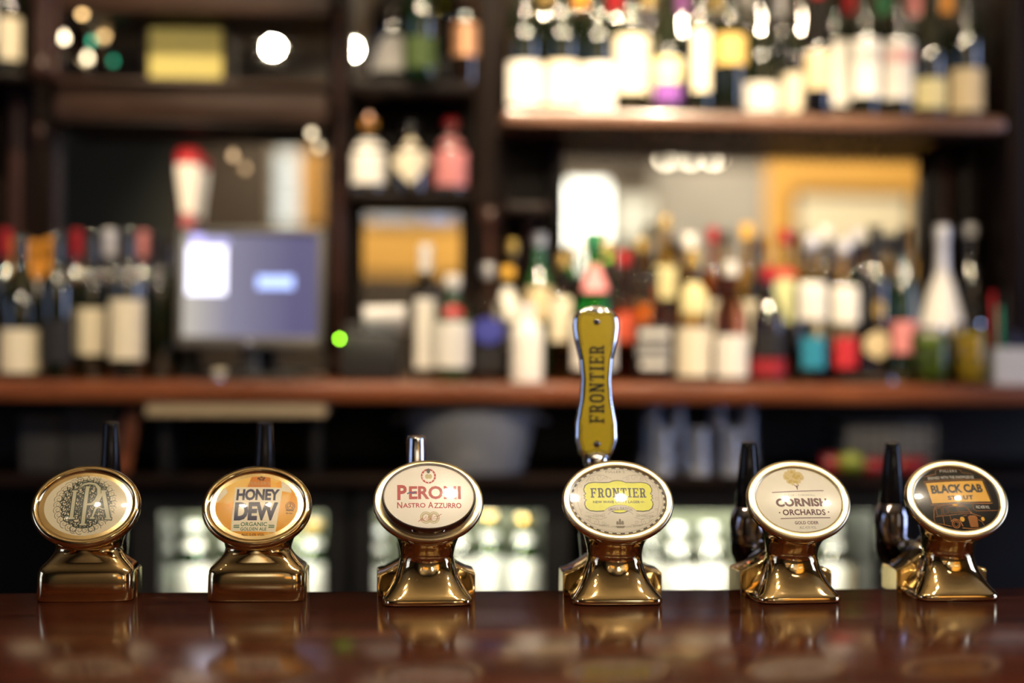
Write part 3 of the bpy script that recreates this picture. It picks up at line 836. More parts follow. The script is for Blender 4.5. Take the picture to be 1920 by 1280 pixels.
p.ribbon([c2(365, 346), c2(455, 330), c2(460, 306), c2(475, 300), c2(590, 298), c2(605, 304), c2(612, 322), c2(672, 328)], .5)
put('badge_rule', p, oro, .12); p = P2()
p.ribbon([c2(790, 536), c2(640, 543), c2(625, 535), c2(624, 510), c2(634, 502), c2(735, 500)], .5)
put('badge_rule', p, oro, .12); p = P2()
def rb(w_, *pts, closed=False): p.ribbon([c2(x, y) for x, y in pts], w_, closed)
rb(.7, (388, 580), (396, 535), (408, 518), (470, 510), (565, 512), (590, 528), (606, 556))
rb(.6, (388, 580), (392, 605), (480, 625))
rb(.5, (408, 527), (438, 523), (438, 562), (410, 566), closed=True)
rb(.5, (447, 523), (466, 521), (477, 552), (447, 561), closed=True)
rb(.6, (478, 520), (580, 518), (596, 548), (490, 552), closed=True)
rb(.4, (530, 520), (533, 550)); rb(.5, (400, 572), (480, 565), (540, 560), (610, 556))
rb(.6, (606, 556), (640, 566), (660, 572)); rb(.6, (440, 570), (440, 616)); rb(.5, (480, 566), (484, 600))
p.ring(*c2(507, 614), 21*sx, 20*sy, .9); p.ring(*c2(507, 614), 12*sx, 12*sy, .5)
rb(1.0, (480, 600), (500, 586), (530, 592), (545, 625)); rb(.9, (540, 634), (600, 638), (690, 628)); rb(.8, (640, 590), (660, 600), (672, 626))
rb(.5, (556, 570), (580, 566)); p.disc(*c2(606, 553), 1.0)
put('taxi_drawing', p, oro, .12)
p = P2(); p.poly([c2(582, 576), c2(594, 568), (c2(626, 568)), c2(636, 576), c2(633, 628), c2(588, 630)]); put('taxi_grille', p, oro, .14)
p = P2()
for k in range(6): p.ribbon([c2(592+k*7.4, 574), c2(593+k*7.2, 626)], .3)
put('grille_bars', p, blk, .22)
for lx, ly, ra, rb_ in ((547, 588, 13, 13), (668, 586, 10, 11), (522, 511, 16, 6)): put('taxi_lamp', P2().disc(*c2(lx, ly), ra*sx, rb_*sy), amb, .22)

# ------------------------------------------------------------------ back bar (parallel to x)
def PX_(px, Y): return at_y(px, 650, Y).x
def PZ_(py, Y, px=960): return at_y(px, py, Y).z
YF = 2.80                        # front edge of the back counter
YS = 2.86                        # front edge of the upper shelf
ZC = PZ_(717, YF)                # counter top
ZT = PZ_(206, YS, 1250)          # upper shelf top
_tn = [10]
def trim(o):
    _tn[0] += 1; o.name = 'trim_%d' % _tn[0]; o['kind'] = 'structure'; return o
def bbox(name, x0, x1, y0, y1, z0, z1, m, bev=0.0, parent=None):
    o = box(name, x0, x1, y0, y1, z0, z1, m, parent, bev)
    if bev: auto_smooth(o, 40)
    return o
XL, XR = PX_(-420, YF), PX_(2350, YF)
XRE = PX_(1888, YS)
tag(bbox('back_counter', XL, XR, YF, WALLY, ZC-0.042, ZC, red_wood, 0.012), 'long reddish wooden back counter the spirit bottles and till stand on', 'counter')
ZS = PZ_(896, 2.80)
tag(bbox('low_shelf', XL, XR, 2.84, 3.33, ZS-0.022, ZS, dark_wood, .003), 'dark shelf under the back counter holding the bucket and glasses', 'shelf')
trim(bbox('t', XL, XR, 3.335, 3.355, 0, ZC-.042, black_matte))
trim(bbox('t', XL, XR, WALLY, WALLY+.02, ZC-.042, CEIL, dark_wood))
for x0, x1, y0, y1, lab in ((98, 620, 28, 158, 'upper left mirror behind the yellow notice'), (98, 620, 232, 712, 'tall left mirror behind the till and wine bottles'), (640, 905, -160, 150, 'mirror at the top of the narrow centre bay'),
        (680, 862, 388, 712, 'small mirror above the receipt printer'), (1050, 1745, 268, 712, 'wide mirror behind the row of spirit bottles'), (925, 1900, -160, 205, 'mirror behind the wine bottles of the upper shelf')):
    o = bbox('wall_mirror', PX_(x0, YMIR), PX_(x1, YMIR), YMIR, WALLY-.002, PZ_(y1, YMIR, (x0+x1)/2) if y1 < 700 else ZC+.002, PZ_(y0, YMIR, (x0+x1)/2), mirror)
    tag(o, lab, 'mirror')
def upright(px0, px1, yf, z0, z1, m=dark_wood):
    yf = SY(yf); return trim(bbox('t', PX_(px0, yf), PX_(px1, yf), yf, WALLY-.001, z0, z1, m, 0.006))
upright(612, 655, 3.19, ZC, CEIL-.05); upright(884, 945, 3.19, ZC, CEIL-.05); upright(1030, 1056, 3.19, ZC, ZT-.04)
upright(1738, 1800, 3.19, ZC, ZT-.04); upright(1800, 1846, 3.18, ZC, ZT-.04); upright(1890, 1925, 2.92, ZC, CEIL-.05)
upright(36, 98, 3.19, ZC, CEIL-.05); upright(-140, -40, 3.19, ZC, CEIL-.05)
def rail(px0, px1, py0, py1, yf, m=brown_wood):
    xm = (px0+px1)/2; yf = SY(yf)
    return bbox('t', PX_(px0, yf), PX_(px1, yf), yf, WALLY-.002, PZ_(py1, yf, xm), PZ_(py0, yf, xm), m, 0.006)
trim(rail(98, 612, 160, 226, 3.06)); trim(rail(98, 612, -60, 24, 3.06)); trim(rail(945, 1030, 380, 400, 3.02, dark_wood))
trim(rail(98, 612, 148, 160, 3.03)); trim(rail(98, 612, 226, 236, 3.04, dark_wood))
for a4, lab in (((655, 884, 150, 176, 2.95), 'dark shelf at the top of the narrow centre bay'), ((655, 884, 357, 378, 3.05), 'dark shelf carrying three small bottles in the centre bay'), ((-60, 36, 130, 150, 3.0), 'dark shelf at the far left top')):
    o = rail(*a4, dark_wood); o.name = 'bay_shelf'; tag(o, lab, 'shelf')
xa, xb = PX_(940, YS), XRE
sh = thing('upper_shelf', 'brown upper shelf carrying the row of wine bottles', 'shelf', (xa, YS, ZT-.036))
auto_smooth(box('shelf_board', 0, xb-xa, 0, WALLY-.002-YS, 0, .036, wood('shelf_wood', (0.11, 0.055, 0.034), (0.20, 0.105, 0.068), (1, 12, 12), .28, .3), sh, 0.014), 40)
beadm = lathe_mesh([(.002, -.006), (.005, -.004), (.006, 0), (.005, .004), (.002, .006)], 10)
for k in range(46):           # carved bead moulding under the shelf lip
    mesh_obj('bead', beadm, dark_wood, sh, False, (.03+(xb-xa-.06)*k/45, .03, -.006))
def column(px, yf, z0, z1, r):
    yf = SY(yf); x = PX_(px, yf)
    prof = [(r*1.25, z0), (r*1.25, z0+.03), (r*.9, z0+.04)]
    n = int((z1-z0-.1)/.028)
    for k in range(n):
        zz = z0+.05+k*(z1-z0-.1)/n
        prof += [(r*.78, zz), (r, zz+.012)]
    prof += [(r*.9, z1-.04), (r*1.3, z1-.03), (r*1.3, z1)]
    trim(mesh_obj('t', lathe_mesh(prof, 18), column_wood, None, True, (x, yf, 0)))
column(77, 3.215, ZC, PZ_(232, SY(3.2), 77), .016); column(97, 3.22, ZC, PZ_(232, SY(3.2), 77), .012); column(30, 3.215, ZC, PZ_(150, SY(3.2), 30), .018)
column(77, 3.03, PZ_(150, SY(3.03), 77), PZ_(-60, SY(3.03), 77), .018); column(100, 3.05, PZ_(158, SY(3.05), 90), PZ_(-60, SY(3.03), 77), .012)
column(918, 3.21, ZC, PZ_(380, SY(3.02), 918), .018); column(990, 3.21, ZC, PZ_(380, SY(3.02), 918), .02); column(1043, 3.21, ZC, ZT-.05, .012)
column(635, 3.20, ZC, PZ_(0, SY(3.05), 640), .014); column(1768, 3.21, ZC, ZT-.05, .018); column(1825, 3.21, ZC, ZT-.05, .016)

# ------------------------------------------------------------------ bottles
def profile(kind, r, h):
    if kind == 'bordeaux': q = [(.93, 0), (1, .012), (1, .62), (.97, .66), (.82, .70), (.58, .735), (.42, .77), (.385, .81), (.37, .965), (.41, .968), (.41, .99), (.37, 1)]
    elif kind == 'burgundy': q = [(.93, 0), (1, .012), (1, .48), (.97, .53), (.86, .60), (.68, .68), (.50, .75), (.40, .80), (.36, .86), (.35, .965), (.40, .968), (.40, .99), (.36, 1)]
    elif kind == 'champagne': q = [(.93, 0), (1, .012), (1, .46), (.97, .52), (.86, .60), (.66, .70), (.48, .78), (.40, .85), (.36, .93), (.42, .94), (.42, .98), (.34, 1)]
    elif kind == 'spirit': q = [(.93, 0), (1, .015), (1, .60), (.97, .645), (.85, .685), (.62, .72), (.44, .75), (.38, .79), (.36, .90), (.42, .905), (.42, .985), (.38, 1)]
    elif kind == 'slim': q = [(.92, 0), (1, .01), (1, .66), (.94, .70), (.72, .74), (.52, .77), (.46, .80), (.44, .92), (.5, .925), (.5, .99), (.46, 1)]
    elif kind == 'stout': q = [(.93, 0), (1, .015), (1, .50), (.98, .55), (.9, .60), (.72, .66), (.48, .72), (.36, .78), (.34, .88), (.42, .885), (.42, .985), (.38, 1)]
    elif kind == 'cone': q = [(.93, 0), (1, .02), (1, .36), (.90, .42), (.60, .58), (.34, .68), (.27, .74), (.25, .90), (.31, .905), (.31, .985), (.28, 1)]
    elif kind == 'beer': q = [(.92, 0), (1, .012), (1, .55), (.95, .61), (.78, .69), (.56, .77), (.44, .84), (.42, .95), (.48, .952), (.48, .99), (.44, 1)]
    return [(a*r, z*h) for a, z in q]
def prad(prof, z):
    for (r0, z0), (r1, z1) in zip(prof, prof[1:]):
        if z <= z1: return r0+(r1-r0)*((z-z0)/max(1e-6, z1-z0))
    return prof[-1][0]
def thin_glass(name, col, ior=1.5):
    """thin glass walls: tinted see-through with a Fresnel gloss, faint streaks in the tint"""
    if name in MATS: return MATS[name]
    m = bpy.data.materials.new(name); m.use_nodes = True; nt = m.node_tree
    nt.nodes.remove(nt.nodes['Principled BSDF']); out = nt.nodes['Material Output']
    tr = nt.nodes.new('ShaderNodeBsdfTransparent'); go = nt.nodes.new('ShaderNodeBsdfGlossy'); go.inputs['Roughness'].default_value = .03
    no = nt.nodes.new('ShaderNodeTexNoise'); no.inputs['Scale'].default_value = 25
    tc = nt.nodes.new('ShaderNodeTexCoord'); nt.links.new(tc.outputs['Object'], no.inputs['Vector'])
    cr = nt.nodes.new('ShaderNodeValToRGB'); cr.color_ramp.elements[0].color = (*[c*.92 for c in col], 1); cr.color_ramp.elements[1].color = (*col, 1)
    nt.links.new(no.outputs['Fac'], cr.inputs['Fac']); nt.links.new(cr.outputs['Color'], tr.inputs['Color'])
    fr = nt.nodes.new('ShaderNodeFresnel'); fr.inputs['IOR'].default_value = ior
    mx = nt.nodes.new('ShaderNodeMixShader'); nt.links.new(fr.outputs[0], mx.inputs[0]); nt.links.new(tr.outputs[0], mx.inputs[1]); nt.links.new(go.outputs[0], mx.inputs[2])
    nt.links.new(mx.outputs[0], out.inputs['Surface'])
    MATS[name] = m
    return m
def gl(name, col, opaque=False):
    if opaque: return mat('glass_'+name, col, 0.04, spec=1.0, coat=1.0)
    return thin_glass('glass_'+name, col)
G = dict(wine=gl('dark_green', (.006, .009, .004), True), brown=gl('brown_black', (.010, .005, .003), True), black=gl('black', (.004, .004, .005), True),
         clear=gl('clear', (.93, .93, .90)), amber=gl('amber', (.85, .42, .09)), gold=gl('gold', (.92, .68, .24)), green=gl('green', (.12, .55, .16)),
         lime=gl('lime', (.60, .85, .22)), red=gl('red', (.45, .03, .03)), blue=gl('blue', (.45, .60, .92)), frost=mat('frosted_white', (.78, .76, .72), .35, coat=.3),
         pink=gl('pink', (.95, .62, .55)), olive=gl('olive', (.34, .36, .06)), opgreen=mat('deep_green_glass', (.008, .055, .014), .04, coat=1.0, spec=1.0), bkgreen=mat('black_green_glass', (.006, .020, .006), .04, coat=1.0, spec=1.0))
def label_patch(prof, z0, z1, half, sq, shape='rect', eps=.0007):
    vs, fs = [], []
    nz, na = 6, 14
    for i in range(nz+1):
        t = i/nz; z = z0+(z1-z0)*t
        hw = half
        if shape == 'taper': hw = half*(.78+.22*t)
        if shape == 'diamond': hw = max(.03, half*(1-abs(2*t-1)))
        if shape == 'triangle': hw = max(.03, half*(1-t*.75))
        if shape == 'oval': hw = half*math.sqrt(max(.02, 1-(2*t-1)**2))
        r = prad(prof, z)+eps
        for k in range(na+1):
            a = -math.pi/2-hw+2*hw*k/na
            c, s = math.cos(a), math.sin(a)
            q = (abs(c)**sq+abs(s)**sq)**(-1/sq)
            vs.append((r*q*c, r*q*s, z))
    for i in range(nz):
        for k in range(na):
            b0 = i*(na+1)+k
            fs.append((b0, b0+1, b0+na+2, b0+na+1))
    return pydata('label', vs, fs)
PLACED = {}; LIM = {}
LIM[round(ZT, 4)] = (YS-.004, YMIR-.004)
PLACED[round(ZC, 4)] = [(PX_(470, 2.92), 2.925, .156, .055), (PX_(694, 2.9), 2.93, .062, .075), (PX_(1745, 2.85), 2.85, .041, .041), (PX_(1818, 2.85), 2.85, .039, .039), (PX_(1923, 2.88), 2.88, .075, .052), (PX_(1625, 2.83), 2.85, .052, .036),
    (PX_(351, 3.03), 3.03, .03, .03), (PX_(410, 2.86), 2.86, .014, .042)]
def bottle(label, px, wpx, Y, zb, hmm, kind, glass, labels=(), cap=None, cat='bottle', group=None, name='bottle', rot=0, sq=2.0, pl=True):
    """px: middle of the bottle in the photograph; wpx its width there; Y the row it stands in"""
    h = hmm*MMs
    d = (Vector((PX_(px, Y), Y, ZCAM))-CAM).dot(fwd)
    r = min(wpx/F*d/2, .047)
    y_lo, y_hi = LIM.get(round(zb, 4), (YF+.004, YMIR-.054))
    def free(xx, yy, rr): return all(abs(xx-a) >= rr+b or abs(yy-c) >= rr+e for a, c, b, e in PLACED.setdefault(round(zb, 4), []))
    done = False
    for shrink in (1, .95, .9, .85, .8):
        rr = r*shrink
        for k in range(60):
            yy = Y+(k//2+k % 2)*.005*(1 if k % 2 else -1)
            if yy-rr < y_lo or yy+rr > y_hi: continue
            xx = PX_(px, yy)
            if free(xx, yy, rr*1.004): done = True; break
        if done: break
    if not done: yy, xx, rr = Y, PX_(px, Y), r*.8
    Y, x, r = yy, xx, rr
    PLACED[round(zb, 4)].append((x, Y, r, r))
    t = thing(name, label, cat, (x, Y, zb), rot, group)
    prof = profile(kind, r, h)
    rad2 = [(q, z) for q, z in prof]
    auto_smooth(mesh_obj('glass', lathe_mesh(rad2, 28, sq), G[glass], t), 40)
    for (z0, z1, half, m, shape) in labels:
        mesh_obj('label', label_patch(prof, z0*h, z1*h, half, sq, shape), m, t, True)
    if cap:
        m, z0 = cap
        pr = [(q+.0008, z) for q, z in prof if z > z0*h]
        pr = [(prad(prof, z0*h)+.0008, z0*h)]+pr+[(.002, h+.001)]
        auto_smooth(mesh_obj('cap' if z0 > .88 else 'foil', lathe_mesh(pr, 20), m, t), 40)
    return t
W_ = paper('white', (.80, .77, .70)); CR = paper('cream', (.78, .70, .52)); TN = paper('tan', (.62, .50, .30)); GD = paper('gold', (.70, .48, .14)); YL = paper('straw', (.74, .66, .34))
DK = paper('black', (.012, .011, .012)); RD = paper('red', (.50, .02, .03)); TL = paper('teal', (.02, .24, .36)); PU = paper('purple', (.20, .06, .30)); PK = paper('pink', (.66, .24, .24)); BL = paper('blue', (.05, .06, .34)); LM = paper('pale_lime', (.66, .68, .34)); GY = paper('grey', (.42, .41, .39))
f_or = mat('foil_orange', (.80, .33, .03), .35, .2); f_red = mat('foil_red', (.42, .012, .02), .3, .3); f_gold = mat('foil_gold', (.72, .48, .13), .25, .8); f_blk = mat('foil_black', (.012, .012, .014), .3); f_sil = mat('foil_silver', (.7, .7, .72), .3, .5); f_wht = mat('cap_white', (.75, .73, .68), .4); f_pur = mat('foil_purple', (.28, .10, .30), .3, .3); f_grn = mat('foil_green', (.03, .20, .08), .3, .3); f_yel = mat('cap_yellow', (.75, .42, .05), .35)
TOPG = 'wine bottles on the upper shelf'
def lab_z(py0, py1, zb, hmm, Y, px):
    """label edges from photo rows -> fractions of bottle height"""
    h = hmm*MMs
    return (PZ_(py1, Y, px)-zb)/h, (PZ_(py0, Y, px)-zb)/h
Y1 = 2.925; Y2 = 3.022
def topb(label, px, w, y0, y1, m, kind='bordeaux', h=300, glass='wine', half=1.25, shape='rect', cap=None, extra=(), Y=Y1):
    a, b_ = lab_z(y0, y1, ZT, h, Y, px)
    a = max(a, .03)
    ls = [(a, b_, half, m, shape)]
    for (q0, q1, mm) in extra:
        c0, c1 = lab_z(q0, q1, ZT, h, Y, px); ls.append((max(c0, .03), c1, half*.9, mm, 'rect'))
    bottle(label, px, w, Y, ZT, h, kind, glass, ls, cap, 'bottle', TOPG, 'wine_bottle')
topb('leftmost wine bottle on the upper shelf with a bright square white label', 980, 68, 120, 199, W_)
topb('wine bottle with a cream yellow label second from the left on the upper shelf', 1050, 68, 120, 201, CR)
topb('wine bottle with the brightest low white label, third on the upper shelf', 1117, 68, 122, 205, W_)
topb('wine bottle with a tall high cream label, fourth on the upper shelf', 1180, 68, 62, 172, CR)
topb('slim wine bottle with a pale label over a purple band on the upper shelf', 1248, 54, 112, 158, YL, 'burgundy', extra=((160, 194, PU),))
topb('wine bottle with a narrow vertical cream strip label on the upper shelf', 1308, 56, 58, 176, CR, half=.62)
topb('wine bottle with a small high gold label on the upper shelf', 1365, 60, 68, 124, GD)
topb('burgundy bottle with a low wide white label left of a taller cream label', 1422, 74, 152, 205, W_, 'burgundy')
topb('burgundy bottle with a low square cream label left of three tall white labels', 1498, 74, 136, 208, CR, 'burgundy')
topb('wine bottle with a tall plain white label, first of three alike on the right', 1560, 66, 70, 193, W_)
topb('wine bottle with a tall white grey crested label, middle of three alike', 1619, 58, 80, 187, W_, extra=((100, 124, GY),))
topb('wine bottle with a tall white pink crested label, last of three alike', 1679, 60, 80, 190, W_, extra=((98, 122, PK),))
topb('burgundy bottle with a low straw yellow label near the shelf end', 1740, 62, 152, 206, YL, 'burgundy')
topb('rightmost bottle on the upper shelf with a dull tan label', 1807, 66, 134, 212, TN)
# second row behind
for i, (px, foil, nm, gl_) in enumerate([(1018, f_gold, 'gold', 'wine'), (1085, f_or, 'amber', 'brown'), (1150, f_red, 'dark red', 'wine'), (1213, f_gold, 'yellow gold', 'wine'), (1276, f_pur, 'purple', 'black'),
                                        (1340, f_gold, 'pale gold', 'wine'), (1398, f_wht, 'white', 'wine'), (1460, f_sil, 'silver', 'wine'), (1530, f_red, 'bright red', 'black'), (1590, f_red, 'crimson', 'wine'),
                                        (1652, f_grn, 'green', 'wine'), (1712, PK, 'pink', 'wine'), (1772, f_or, 'orange', 'wine')]):
    bottle('dark wine bottle with %s foil in the second row of the upper shelf' % nm, px, 62, Y2, ZT, 300 if i % 3 else 312, 'bordeaux' if i % 2 else 'burgundy', gl_, [(.16, .42, 1.2, [CR, W_, TN][i % 3], 'rect')], (foil, .80), 'bottle', 'second row bottles on the upper shelf', 'wine_bottle')
# centre bay, top shelf
ZB1 = PZ_(150, SY(2.95), 770); ZB2 = PZ_(357, SY(3.05), 770)
GC = 'bottles in the narrow centre bay'
def cb(label, px, w, y0, y1, m, zb, h, kind, glass, shape='rect', half=1.25, cap=None, Y=3.01, extra=()):
    a, b_ = lab_z(y0, y1, zb, h, Y, px)
    bottle(label, px, w, Y, zb, h, kind, glass, [(max(.03, a), b_, half, m, shape)]+list(extra), cap, 'bottle', GC, 'bottle')
cb('dark squat bottle with a pale triangular label on the centre bay top shelf', 733, 88, 78, 143, GY, ZB1, 270, 'stout', 'black', 'triangle', 1.35, (f_wht, .84))
cb('green glass bottle with silver cap right of the triangular label', 785, 62, 95, 150, paper('moss', (.06, .10, .02)), ZB1, 290, 'spirit', 'bkgreen', cap=(f_sil, .90))
cb('olive glass bottle second from the right on the centre bay top shelf', 828, 48, 110, 150, DK, ZB1, 300, 'slim', 'olive', cap=(f_sil, .9))
cb('amber bottle with painted copper highlights at the right end of the centre bay', 868, 50, 60, 120, mat('copper_highlight', (.50, .26, .14), .3, .4), ZB1, 280, 'spirit', 'brown', cap=(f_or, .9))  # copper patch paints the highlights onto the glass
cb('dark bottle with a whitish square label on the centre bay middle shelf', 690, 66, 266, 348, W_, ZB2, 150, 'stout', 'black', cap=(f_or, .88))
cb('dark bottle with a cream diamond label in the middle of the centre bay', 768, 72, 262, 350, CR, ZB2, 150, 'stout', 'black', 'diamond', 1.45, (f_blk, .88))
cb('dark bottle with a pink label at the right of the middle shelf', 843, 62, 258, 352, PK, ZB2, 155, 'stout', 'brown', cap=(f_red, .88))
# far left top bay
ZB3 = PZ_(130, SY(3.0), 0)
bottle('dark bottle with a cream label at the far left edge of the top bay', 12, 56, 3.0, ZB3, 290, 'bordeaux', 'wine', [(.10, .40, 1.2, CR, 'rect')], (f_or, .8), 'bottle', None, 'wine_bottle')
bottle('clear bottle with silver cap beside the left carved column', -34, 50, 3.0, ZB3, 280, 'spirit', 'clear', [(.2, .5, 1.2, W_, 'rect')], (f_sil, .9), 'bottle', None, 'bottle')

# left counter: wine
LG = 'wine bottles on the counter left of the till'
def lb(label, px, w, Y, h, kind, lab=None, cap=None, glass='wine', shape='rect', half=1.25):
    ls = []; Y = 2.80+(Y-2.80)*.8
    if lab:
        a, b_ = lab_z(lab[0], lab[1], ZC, h, Y, px); ls = [(max(.03, a), b_, half, lab[2], shape)]
    bottle(label, px, w, Y, ZC, h, kind, glass, ls, cap, 'bottle', LG, 'wine_bottle')
lb('wine bottle with a low square cream label at the far left of the counter', 39, 74, 2.88, 285, 'burgundy', (617, 697, CR))
lb('wine bottle with a dark label between two cream labelled bottles', 107, 64, 2.90, 290, 'bordeaux', (600, 680, DK))
lb('wine bottle with a tapering cream label, second pale label from the left', 171, 68, 2.88, 295, 'bordeaux', (577, 665, CR), None, 'wine', 'taper')
lb('wine bottle with a tall cream label nearest the till', 239, 66, 2.88, 300, 'bordeaux', (562, 674, CR))
lb('dark wine bottle with black foil standing close to the till screen', 300, 60, 2.93, 295, 'bordeaux', None, (f_blk, .8))
ob = [(32, 2.96, 'leftmost'), (63, 3.03, 'middle'), (92, 2.96, 'rightmost')]
for px, Y, nm in ob:
    bottle('%s of the three orange foiled bottles behind the left wine row' % nm, px, 60, Y, ZC, 284, 'champagne', 'wine', [(.60, .70, 1.5, f_wht, 'rect')], (f_or, .73), 'bottle', 'orange foiled sparkling bottles', 'wine_bottle')
for px, Y, foil, nm in ((10, 3.1, f_red, 'red'), (143, 3.10, f_red, 'dark red'), (205, 3.10, f_sil, 'silver'), (268, 3.10, PK, 'dull pink')):
    bottle('dark wine bottle with %s foil in the back row left of the till' % nm, px, 60, 2.80+(Y-2.80)*.74, ZC, 308, 'bordeaux', 'wine', [(.2, .45, 1.1, DK, 'rect')], (foil, .82), 'bottle', 'back row wine bottles left of the till', 'wine_bottle')

# ------------------------------------------------------------------ spirits on the counter
SG = 'spirit bottles on the counter'
def sp(label, px, w, top, Y, kind, glass, labs=(), cap=None, sq=2.0):
    Y = 2.80+(Y-2.80)*.72; h = (PZ_(top, Y, px)-ZC)/MMs
    ls = []
    for l in labs:
        a, b_ = lab_z(l[0], l[1], ZC, h, Y, px)
        ls.append((max(.03, a), min(.97, b_), l[3] if len(l) > 3 else 1.2, l[2], l[4] if len(l) > 4 else 'rect'))
    bottle(label, px, w, Y, ZC, h, kind, glass, ls, cap, 'bottle', SG, 'spirit_bottle', 0, sq)
FR, BK = 2.90, 3.05
sp('clear bottle with a tall white cap in front of the small mirror', 797, 46, 458, 2.98, 'slim', 'clear', [(560, 690, W_, .9)], (f_wht, .80))
sp('green gin bottle with a white label and red seal under a grey cap', 849, 66, 515, FR, 'stout', 'opgreen', [(604, 688, W_), (572, 596, RD, .8, 'oval')], (f_wht, .86))
sp('clear square bottle with a round blue seal right of the green gin', 914, 62, 495, 2.93, 'spirit', 'clear', [(596, 645, BL, .9, 'oval'), (650, 695, DK, .9)], (f_sil, .88), 5)
sp('clear bottle with an amber yellow cap and high white label', 951, 54, 500, 3.02, 'spirit', 'clear', [(540, 600, W_)], (f_yel, .90))
sp('tall frosted white bottle left of the olive paddle handle', 988, 60, 572, 2.88, 'slim', 'frost', [(600, 700, W_, 1.3)], (f_sil, .93))
sp('dark green bottle with a silver cap behind the frosted bottle', 1010, 52, 438, 3.08, 'bordeaux', 'opgreen', [(540, 600, TN)], (f_sil, .92))
sp('pale gold bottle just left of the paddle handle', 1057, 56, 478, 3.02, 'spirit', 'gold', [(560, 640, CR)], (f_gold, .90))
sp('bright green bottle with a red and cream label behind the paddle handle', 1112, 84, 440, 2.98, 'stout', 'green', [(500, 550, PK, .7), (600, 690, W_)], (f_grn, .88))
sp('amber bottle with a red orange label right of the paddle handle', 1168, 58, 470, 2.94, 'spirit', 'amber', [(585, 640, mat('paper_vermilion', (.62, .10, .05), .5))], (f_red, .90))
sp('square whiskey bottle with a black and white label right of the paddle', 1222, 64, 505, FR, 'spirit', 'amber', [(606, 698, DK, 1.3), (618, 634, W_, .8), (645, 668, GY, .9), (676, 690, W_, .7)], (f_blk, .86), 5)
sp('tall yellow liqueur bottle in the back row over the whiskey', 1246, 44, 405, BK, 'slim', 'gold', [(500, 560, YL)], (f_gold, .92))
sp('amber bottle with a big cream label, right of the black label whiskey', 1298, 68, 470, FR, 'spirit', 'gold', [(614, 704, CR, 1.3), (530, 590, YL, .8)], (f_gold, .88))
sp('clear pinkish bottle with a cream label left of the dark red bottle', 1370, 64, 490, FR, 'stout', 'pink', [(628, 706, W_, 1.25)], (f_wht, .88))
sp('dark red bottle with a black label band among the spirits', 1440, 66, 500, FR, 'stout', 'brown', [(620, 668, DK, 1.2), (672, 704, paper('deep_red', (.30, .012, .02)), 1.4)], (f_red, .86))
sp('clear bottle with a pale lime label in the back row', 1470, 56, 430, BK, 'spirit', 'clear', [(525, 605, LM, 1.3), (505, 520, RD, 1.2)], (f_red, .90))
sp('clear vodka bottle with a teal lower label', 1519, 64, 440, FR, 'spirit', 'clear', [(632, 690, TL, .75), (530, 600, W_, 1.0)], (f_sil, .90))
sp('clear vodka bottle with a red lower label', 1580, 62, 445, FR, 'spirit', 'clear', [(632, 690, RD, .75), (535, 605, W_, 1.0)], (f_sil, .90))
sp('black bottle with a tan oval label left of the green necked bottle', 1639, 58, 420, 2.92, 'bordeaux', 'black', [(620, 672, TN, 1.0, 'oval'), (560, 600, f_gold, .35, 'oval')], (f_blk, .80))  # the narrow gold oval is a highlight painted on the glass
sp('dark green necked bottle with a pinkish label right of the black bottle', 1694, 56, 425, 2.93, 'champagne', 'bkgreen', [(602, 662, PK, 1.1)], (f_blk, .82))
sp('white bottle with a long cone shaped shoulder behind the jars', 1766, 92, 420, 2.95, 'cone', 'frost', [], (f_sil, .70))
sp('tall black bottle with a silver glinting neck at the right end', 1818, 58, 418, 3.0, 'bordeaux', 'black', [(560, 640, DK)], (f_sil, .93))
for px, top, gls, cp, kd, nm in ((1200, 445, 'amber', f_gold, 'spirit', 'amber bottle with gold cap, back row right of the paddle'), (1292, 440, 'gold', f_wht, 'slim', 'yellow bottle with white cap in the back row'),
        (1335, 430, 'amber', f_red, 'spirit', 'orange amber bottle with red cap in the back row'), (1398, 420, 'gold', f_yel, 'spirit', 'golden bottle with a yellow cap in the back row'),
        (1545, 425, 'clear', f_wht, 'slim', 'slim clear bottle with white cap between the vodkas'), (1605, 430, 'blue', f_sil, 'spirit', 'pale blue bottle with silver cap in the back row'), (1135, 455, 'lime', f_gold, 'slim', 'lime coloured bottle behind the paddle handle'), (1085, 450, 'clear', f_wht, 'spirit', 'clear bottle with white cap left of the green bottle'), (960, 450, 'olive', f_gold, 'slim', 'olive coloured bottle in the back row left of the paddle'), (1665, 440, 'clear', f_blk, 'slim', 'clear bottle with black cap behind the black bottle')):
    sp(nm, px, 52, top, 3.10 if kd == 'slim' else 3.06, kd, gls, [(565, 650, [CR, YL, W_][px % 3], 1.1)], (cp, .90))

# jars of fruit, each with a lid
def jar(label, px, w, top, base_m, Y, fruit_m, seed):
    x = PX_(px, Y); d = (Vector((x, Y, ZCAM))-CAM).dot(fwd); r = w/F*d/2; h = PZ_(top, Y, px)-ZC
    t = thing('fruit_jar', label, 'jar', (x, Y, ZC), 0, 'jars of fruit on the counter')
    auto_smooth(mesh_obj('glass', lathe_mesh([(r*.92, 0), (r, .006), (r, h*.82), (r*.86, h*.90), (r*.82, h*.93)], 28), G['clear'], t), 40)
    auto_smooth(mesh_obj('lid', lathe_mesh([(r*.88, h*.92), (r*.90, h*.94), (r*.90, h*.99), (r*.8, h)], 24), chrome, t), 40)
    rn = random.Random(seed)
    n = 0
    for lay in range(4):
        for k in range(5):
            a = k*72+lay*36
            q = r*.55
            s = mesh_obj('fruit_slice', lathe_mesh([(.002, -.011), (.008, -.009), (.0125, -.003), (.0125, .003), (.008, .009), (.002, .011)], 10), fruit_m, t, True, (q*math.cos(R(a)), q*math.sin(R(a)), .017+lay*h*.2))
            s.rotation_euler = (rn.random()*3, rn.random()*3, 0)
